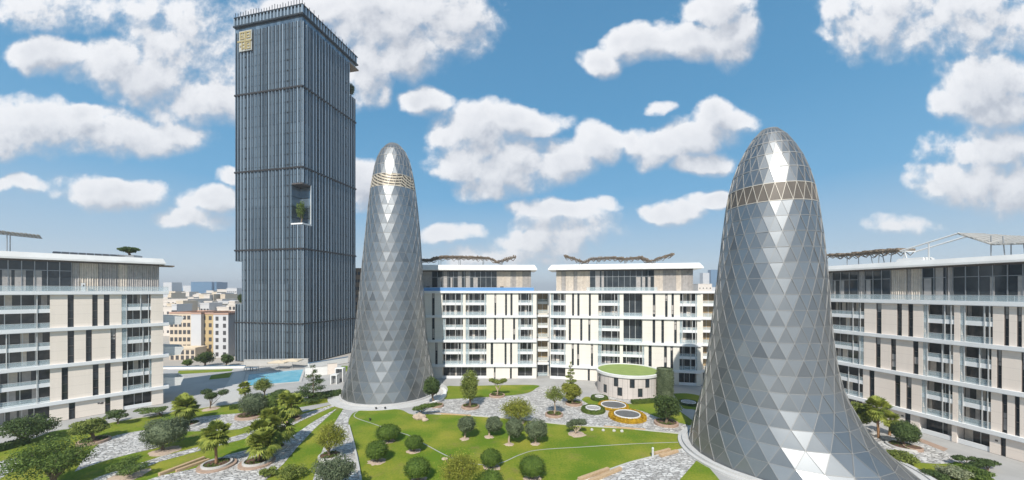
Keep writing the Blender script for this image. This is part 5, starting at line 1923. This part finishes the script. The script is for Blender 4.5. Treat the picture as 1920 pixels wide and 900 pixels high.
def wall_px(pa, pb, h, w, label, m='wall_white', z0=0, cap=None, name='garden_wall'):
    a_, b_ = g(*pa), g(*pb)
    l = hypot(b_[0] - a_[0], b_[1] - a_[1])
    u = ((b_[0] - a_[0]) / l, (b_[1] - a_[1]) / l)
    nr = (-u[1] * w / 2, u[0] * w / 2)
    b = MB()
    for (k, s0, s1, mm, e) in ((1.0, z0, z0 + h, m, 0), (1.35, z0 + h + .002, z0 + h + .14, cap or 'kerb_stone', .06)):
        q = [(a_[0] - u[0] * e - nr[0] * k, a_[1] - u[1] * e - nr[1] * k), (b_[0] + u[0] * e - nr[0] * k, b_[1] + u[1] * e - nr[1] * k), (b_[0] + u[0] * e + nr[0] * k, b_[1] + u[1] * e + nr[1] * k), (a_[0] - u[0] * e + nr[0] * k, a_[1] - u[1] * e + nr[1] * k)]
        b.hexa([(*p_, s0) for p_ in q] + [(*p_, s1) for p_ in q], mm)
    return tag(b.build(name, None, None, (a_[0], a_[1], z0)), label, 'wall')


wall_px((300, 692.5), (460, 690), .75, .4, 'low white garden wall with a dark cap in front of the old city', cap='city_blue')
wall_px((458, 687), (578, 684.5), 2.1, .5, 'grey-white terrace wall at the foot of the dark skyscraper', 'kerb_stone')
wall_px((578, 693), (652, 680), 2.0, .4, 'rising white wall with dark cap behind the tiered conifer', cap='city_blue')
wall_px((572, 706), (614, 702), 2.6, .5, 'white stair wall at the right end of the pool')
wall_px((614, 702), (632, 700), 3.2, .5, 'beige stair wall right of the pool end', 'wall_pink')
for px, py, w, h, lab in ((628, 719, 1.5, 2.3, 'low white portal frame near the slim cone tower'), (638, 715, 2.0, 3.6, 'tall white portal frame near the slim cone tower')):
    x, y, _ = g(px, py)
    b = MB()
    for s in (-1, 1):
        b.box(s * w / 2 - .12, s * w / 2 + .12, -.8, .8, 0, h)
    b.box(-w / 2 - .12, w / 2 + .12, -.8, .8, h + .001, h + .25)
    o = b.build('portal_frame', 'roof_white')
    o.location = (x, y, 0)
    q = MB(); q.box(-w / 2 + .121, w / 2 - .121, .3, .4, 0, h - .002)
    q.build('door_panel', 'metal_grey', o)
    tag(o, lab, 'portal frame')
psheet('lawn', [(634, 694), (641, 686), (652, 686), (652, 696), (640, 700)], .05, 'lawn_grass')


def parasol(px, py, w, d, h, label):
    x, y, _ = g(px, py)
    r = thing('parasol', (x, y, 0), label, 'parasol', 'beige parasols by the pool')
    b = MB()
    c = (0, 0, h + .5)
    q = [(-w / 2, -d / 2, h), (w / 2, -d / 2, h), (w / 2, d / 2, h), (-w / 2, d / 2, h)]
    for k in range(4):
        b.poly([q[k], q[(k + 1) % 4], c])
        a_, e_ = q[k], q[(k + 1) % 4]
        b.poly([(a_[0], a_[1], h - .25), (e_[0], e_[1], h - .25), e_, a_])
    b.build('canopy', 'fabric_beige', r)
    b = MB(); b.tube([(0, 0, 0), (0, 0, h + .45)], .05, 8)
    b.build('pole', 'frame_light', r)
    b = MB(); b.box(-.4, .4, -.4, .4, 0, .1)
    b.build('base', 'metal_grey', r)


parasol(523, 691.5, 5.5, 3.5, 2.3, 'left beige parasol behind the pool')
parasol(548, 690, 5.5, 3.5, 2.6, 'right beige parasol behind the pool')


def table_chair(px, py, label, s=1.0):
    x, y, _ = g(px, py)
    r = thing('pool_table', (x, y, 0), label, 'table')
    b = MB(); b.box(-1.1 * s, 1.1 * s, -.6, .6, 1.0, 1.12)
    b.build('table_top', 'roof_white', r)
    for sx in (-1, 1):
        for sy_ in (-1, 1):
            b = MB(); b.box(sx * s - .05, sx * s + .05, sy_ * .5 - .05, sy_ * .5 + .05, 0, .998)
            b.build('leg', 'metal_grey', r)


table_chair(466, 695, 'white table on the pool deck, left one')
table_chair(477, 695, 'white table on the pool deck, right one')


# ------------------------------------------------------------------ things on roofs and terraces
def on_fac(fac, px, d, z):
    return fac.pt(fac.s(px), d, z)


c = on_fac(fl, 244, -2.2, 32.22)
tree('broad', (244, 476), None, 'dark bushy tree on the flat roof of the left block', m='leaf_dark', n=2600, loc=c, dims=(0, 2.3, .9, 2.5), seed=44, size=.3)
b = MB(); b.box(-1.9, 1.9, -.9, .9, 0, .45)
b.box(-1.8, 1.8, -.8, .8, .452, .5, 'soil')
b.mats[0:0] = []
b2 = MB(); b2.box(-1.9, 1.9, -.9, .9, 0, .45, 'metal_grey'); b2.box(-1.7, 1.7, -.75, .75, .452, .5, 'soil')
o = b2.build('roof_planter', None); o.location = (c[0], c[1] - .0, 32.2)
tag(o, 'grey box planter under the dark tree on the left block roof', 'planter')
b = MB()
fl.box(b, fl.s(152), fl.s(160), -.85, -.35, 25.0, 26.6, 'roof_white')
fl.box(b, fl.s(155.5), fl.s(158), -.348, -.33, 25.9, 26.3, 'frame_dark')
tag(b.build('cabinet', None, None, on_fac(fl, 156, -.6, 25)), 'small white cabinet on the top terrace of the left block', 'cabinet')
for px, lab in ((802, 'black pot on the middle block terrace, at its left end'), (855, 'black pot on the middle block terrace before the curtained glass'), (927, 'black pot on the middle block terrace near its right curtains'), (941, 'black pot on the middle block terrace, rightmost of the row')):
    p_ = on_fac(fa, px, -.3, 25.1)
    b = MB(); b.lathe([(.02, 0), (.38, 0), (.5, 1.25), (.43, 1.25), (.40, 1.1), (.02, 1.1)], n=14)
    o = b.build('flower_pot', 'band_dark'); o.location = p_
    tag(o, lab, 'pot', 'black pots on the terrace')


def tower_pt(x, y, z):
    return (C0[0] + uR[0] * x + uL[0] * y, C0[1] + uR[1] * x + uL[1] * y, z)


tree('broad', (1, 1), None, 'dark tree growing in the corner sky garden of the skyscraper', m='leaf_mid', n=2200, loc=tower_pt(1.8, 2.1, 48.3), dims=(0, 2.1, 1.2, 8.4), seed=45, size=.4)
tree('broad', (2, 1), None, 'small tree in the upper right notch of the skyscraper', m='leaf_dark', n=1800, loc=tower_pt(WB - .9, 1.6, 104.6), dims=(0, 1.9, 1.0, 7.0), seed=46, size=.45)
tree('bush', (3, 1), None, 'dark shrub in the lower left notch of the skyscraper', 'shrub', 'shrub', m='leaf_dark', n=1200, loc=tower_pt(1.0, WA - 1.6, 20.4), dims=(0, 1.2, .3, 4.0), seed=47, size=.4)


# ------------------------------------------------------------------ the city beyond
def city(px0, px1, ytop, Y, label, m='city_white', depth=None, ybot=None, win=True, group=None, name='city_building', cat='building', roof=None, cols=None, rows=None, wm='city_window'):
    x0, x1 = (px0 - CX) / F * Y, (px1 - CX) / F * Y
    zt = H + (HY - ytop) / F * Y
    depth = depth or max(10, (x1 - x0) * .8)
    r = thing(name, ((x0 + x1) / 2, Y + depth / 2, -.12), label, cat, group)
    hw, hd = (x1 - x0) / 2, depth / 2
    h = zt + .12
    b = MB(); b.box(-hw, hw, -hd, hd, 0, h)
    b.build('wall', m, r)
    b = MB()
    b.box(-hw - .15, hw + .15, -hd - .15, -hd + .25, h + .002, h + .6); b.box(-hw - .15, hw + .15, hd - .25, hd + .15, h + .002, h + .6)
    b.box(-hw - .15, -hw + .25, -hd + .252, hd - .252, h + .002, h + .6); b.box(hw - .25, hw + .15, -hd + .252, hd - .252, h + .002, h + .6)
    b.build('roof_parapet', roof or m, r)
    if win:
        nc = cols or max(2, int(hw * 2 / 4)); nr = rows or max(2, int(h / 3.6))
        me = None
        for i in range(nc):
            for j in range(nr):
                xx = -hw + 2 * hw * (i + .5) / nc
                zz = h * (j + .45) / nr
                if me is None:
                    q = MB(); q.box(-.55, .55, -.06, .0, -.75, .75)
                    o = q.build('window', wm, r); me = o.data
                else:
                    o = bpy.data.objects.new('window', me); col.objects.link(o); o.parent = r
                o.location = (xx, -hd - .003, zz)
    return r


city(318, 358, 588, 139, 'cream apartment block with small windows behind the low garden wall', 'city_beige', 12, roof='city_roof', cols=5, rows=6)
city(358, 377, 589, 138, 'plain pale section of apartment building between the cream and tan ones', 'city_pale', 14, win=False, roof='city_roof')
city(377, 400, 589, 139.5, 'tan apartment block with two columns of windows', 'city_tan', 12, roof='city_roof', cols=2, rows=6)
city(400, 428, 590, 138, 'pale grey apartment block with one column of windows beside the tan one', 'city_pale', 13, cols=2, rows=6, roof='city_roof')
city(428, 442, 572, 172, 'tall pale slab building next to the dark skyscraper', 'city_white', 14, cols=2, rows=7)
city(318, 366, 655, 133, 'low brown-windowed house in front of the cream apartment block', 'city_beige', 5, cols=5, rows=2)
city(358, 397, 529, 720, 'square blue glass office building on the skyline', 'city_blue', 40, win=False)
city(399, 406, 529, 725, 'narrow blue glass tower beside the square blue office', 'city_blue', 14, win=False)
city(343, 359, 536, 760, 'pale office building left of the blue glass office', 'city_pale', 20, win=False)
city(306, 322, 530, 640, 'grey stepped building on the skyline by the left block corner', 'city_pale', 20, win=False)
city(322, 343, 541, 800, 'low bluish building on the skyline left of the blue office', 'city_blue', 20, win=False)
city(407, 444, 543, 560, 'long pale hall on the skyline right of the blue glass office', 'city_white', 40, win=False)
city(425, 444, 541, 420, 'pale stepped building right in front of the long hall', 'city_pale', 20, cols=5, rows=4)
city(305, 352, 562, 260, 'white flat-roofed building above the cream apartment block', 'city_white', 20, cols=6, rows=4)
city(300, 440, 577, 205, 'long low white building behind the apartment blocks', 'city_white', 18, cols=14, rows=3)
city(392, 428, 566, 250, 'white block behind the pale grey apartments', 'city_pale', 18, cols=4, rows=4)
city(664, 682, 505, 172, 'brown building showing between the skyscraper and the slim cone tower', 'city_brown', 16, cols=3, rows=10)
rc = random.Random(21)
for k in range(54):
    px = rc.uniform(296, 436)
    Y = rc.uniform(280, 640)
    yt = rc.uniform(549, 563) - (0 if Y < 420 else 4)
    if H + (HY - yt) / F * Y < 5:
        yt = 556
    city(px, px + rc.uniform(6, 16), yt, Y, 'small pale flat-roofed house in the dense far city by the skyline', rc.choice(['city_white', 'city_white', 'city_pale', 'city_beige']), 14, win=Y < 400, group='far city houses', cols=3, rows=3)
for k in range(16):
    px = 298 + k * 8.6 + rc.uniform(-3, 3)
    city(px, px + rc.uniform(9, 19), rc.uniform(566, 578), rc.uniform(178, 262), 'small white flat-roofed house in the rows behind the apartment blocks', rc.choice(['city_white', 'city_white', 'city_pale', 'city_beige']), 9, group='white houses behind the apartment blocks', cols=3, rows=3)
city(1318, 1330, 512, 1150, 'pale twin tower on the right skyline, left one', 'city_pale', 20, win=False)
city(1333, 1347, 506, 1250, 'blue arched tower on the right skyline beside the flaring tower', 'city_blue', 20, win=False)
city(1309, 1335, 533, 420, 'low white building on the right skyline behind the middle block', 'city_white', 30, cols=4, rows=4)
city(1330, 1362, 539, 500, 'low pale building on the right skyline behind the flaring tower', 'city_pale', 30, win=False)
tree('broad', (386, 687), (362, 405, 657, 684), 'dense dark palm clump beyond the low garden wall', m='leaf_dark', n=3500)
tree('broad', (425, 686), (412, 440, 661, 684), 'dark tree beyond the wall next to the skyscraper foot', m='leaf_dark', n=2500)
tree('broad', (352, 688), (340, 362, 672, 687), 'small tree beyond the wall by the low house', m='leaf_mid', n=1500)


# ------------------------------------------------------------------ pale desert air
hm = bpy.data.materials.new('haze_air')
hm.use_nodes = True
ht = hm.node_tree
ht.nodes.remove(ht.nodes['Principled BSDF'])
pv = nn(ht, 'ShaderNodeVolumePrincipled')
pv.inputs['Color'].default_value = (.97, .98, 1.0, 1)
pv.inputs['Density'].default_value = .00035
pv.inputs['Anisotropy'].default_value = .2
ht.links.new(pv.outputs[0], ht.nodes['Material Output'].inputs['Volume'])
MATS['haze_air'] = hm
b = MB()
b.box(-6100, 6100, -6100, 6100, -1.2, 128)
tag(b.build('haze', 'haze_air'), 'pale dusty air over the whole district', kind='stuff')
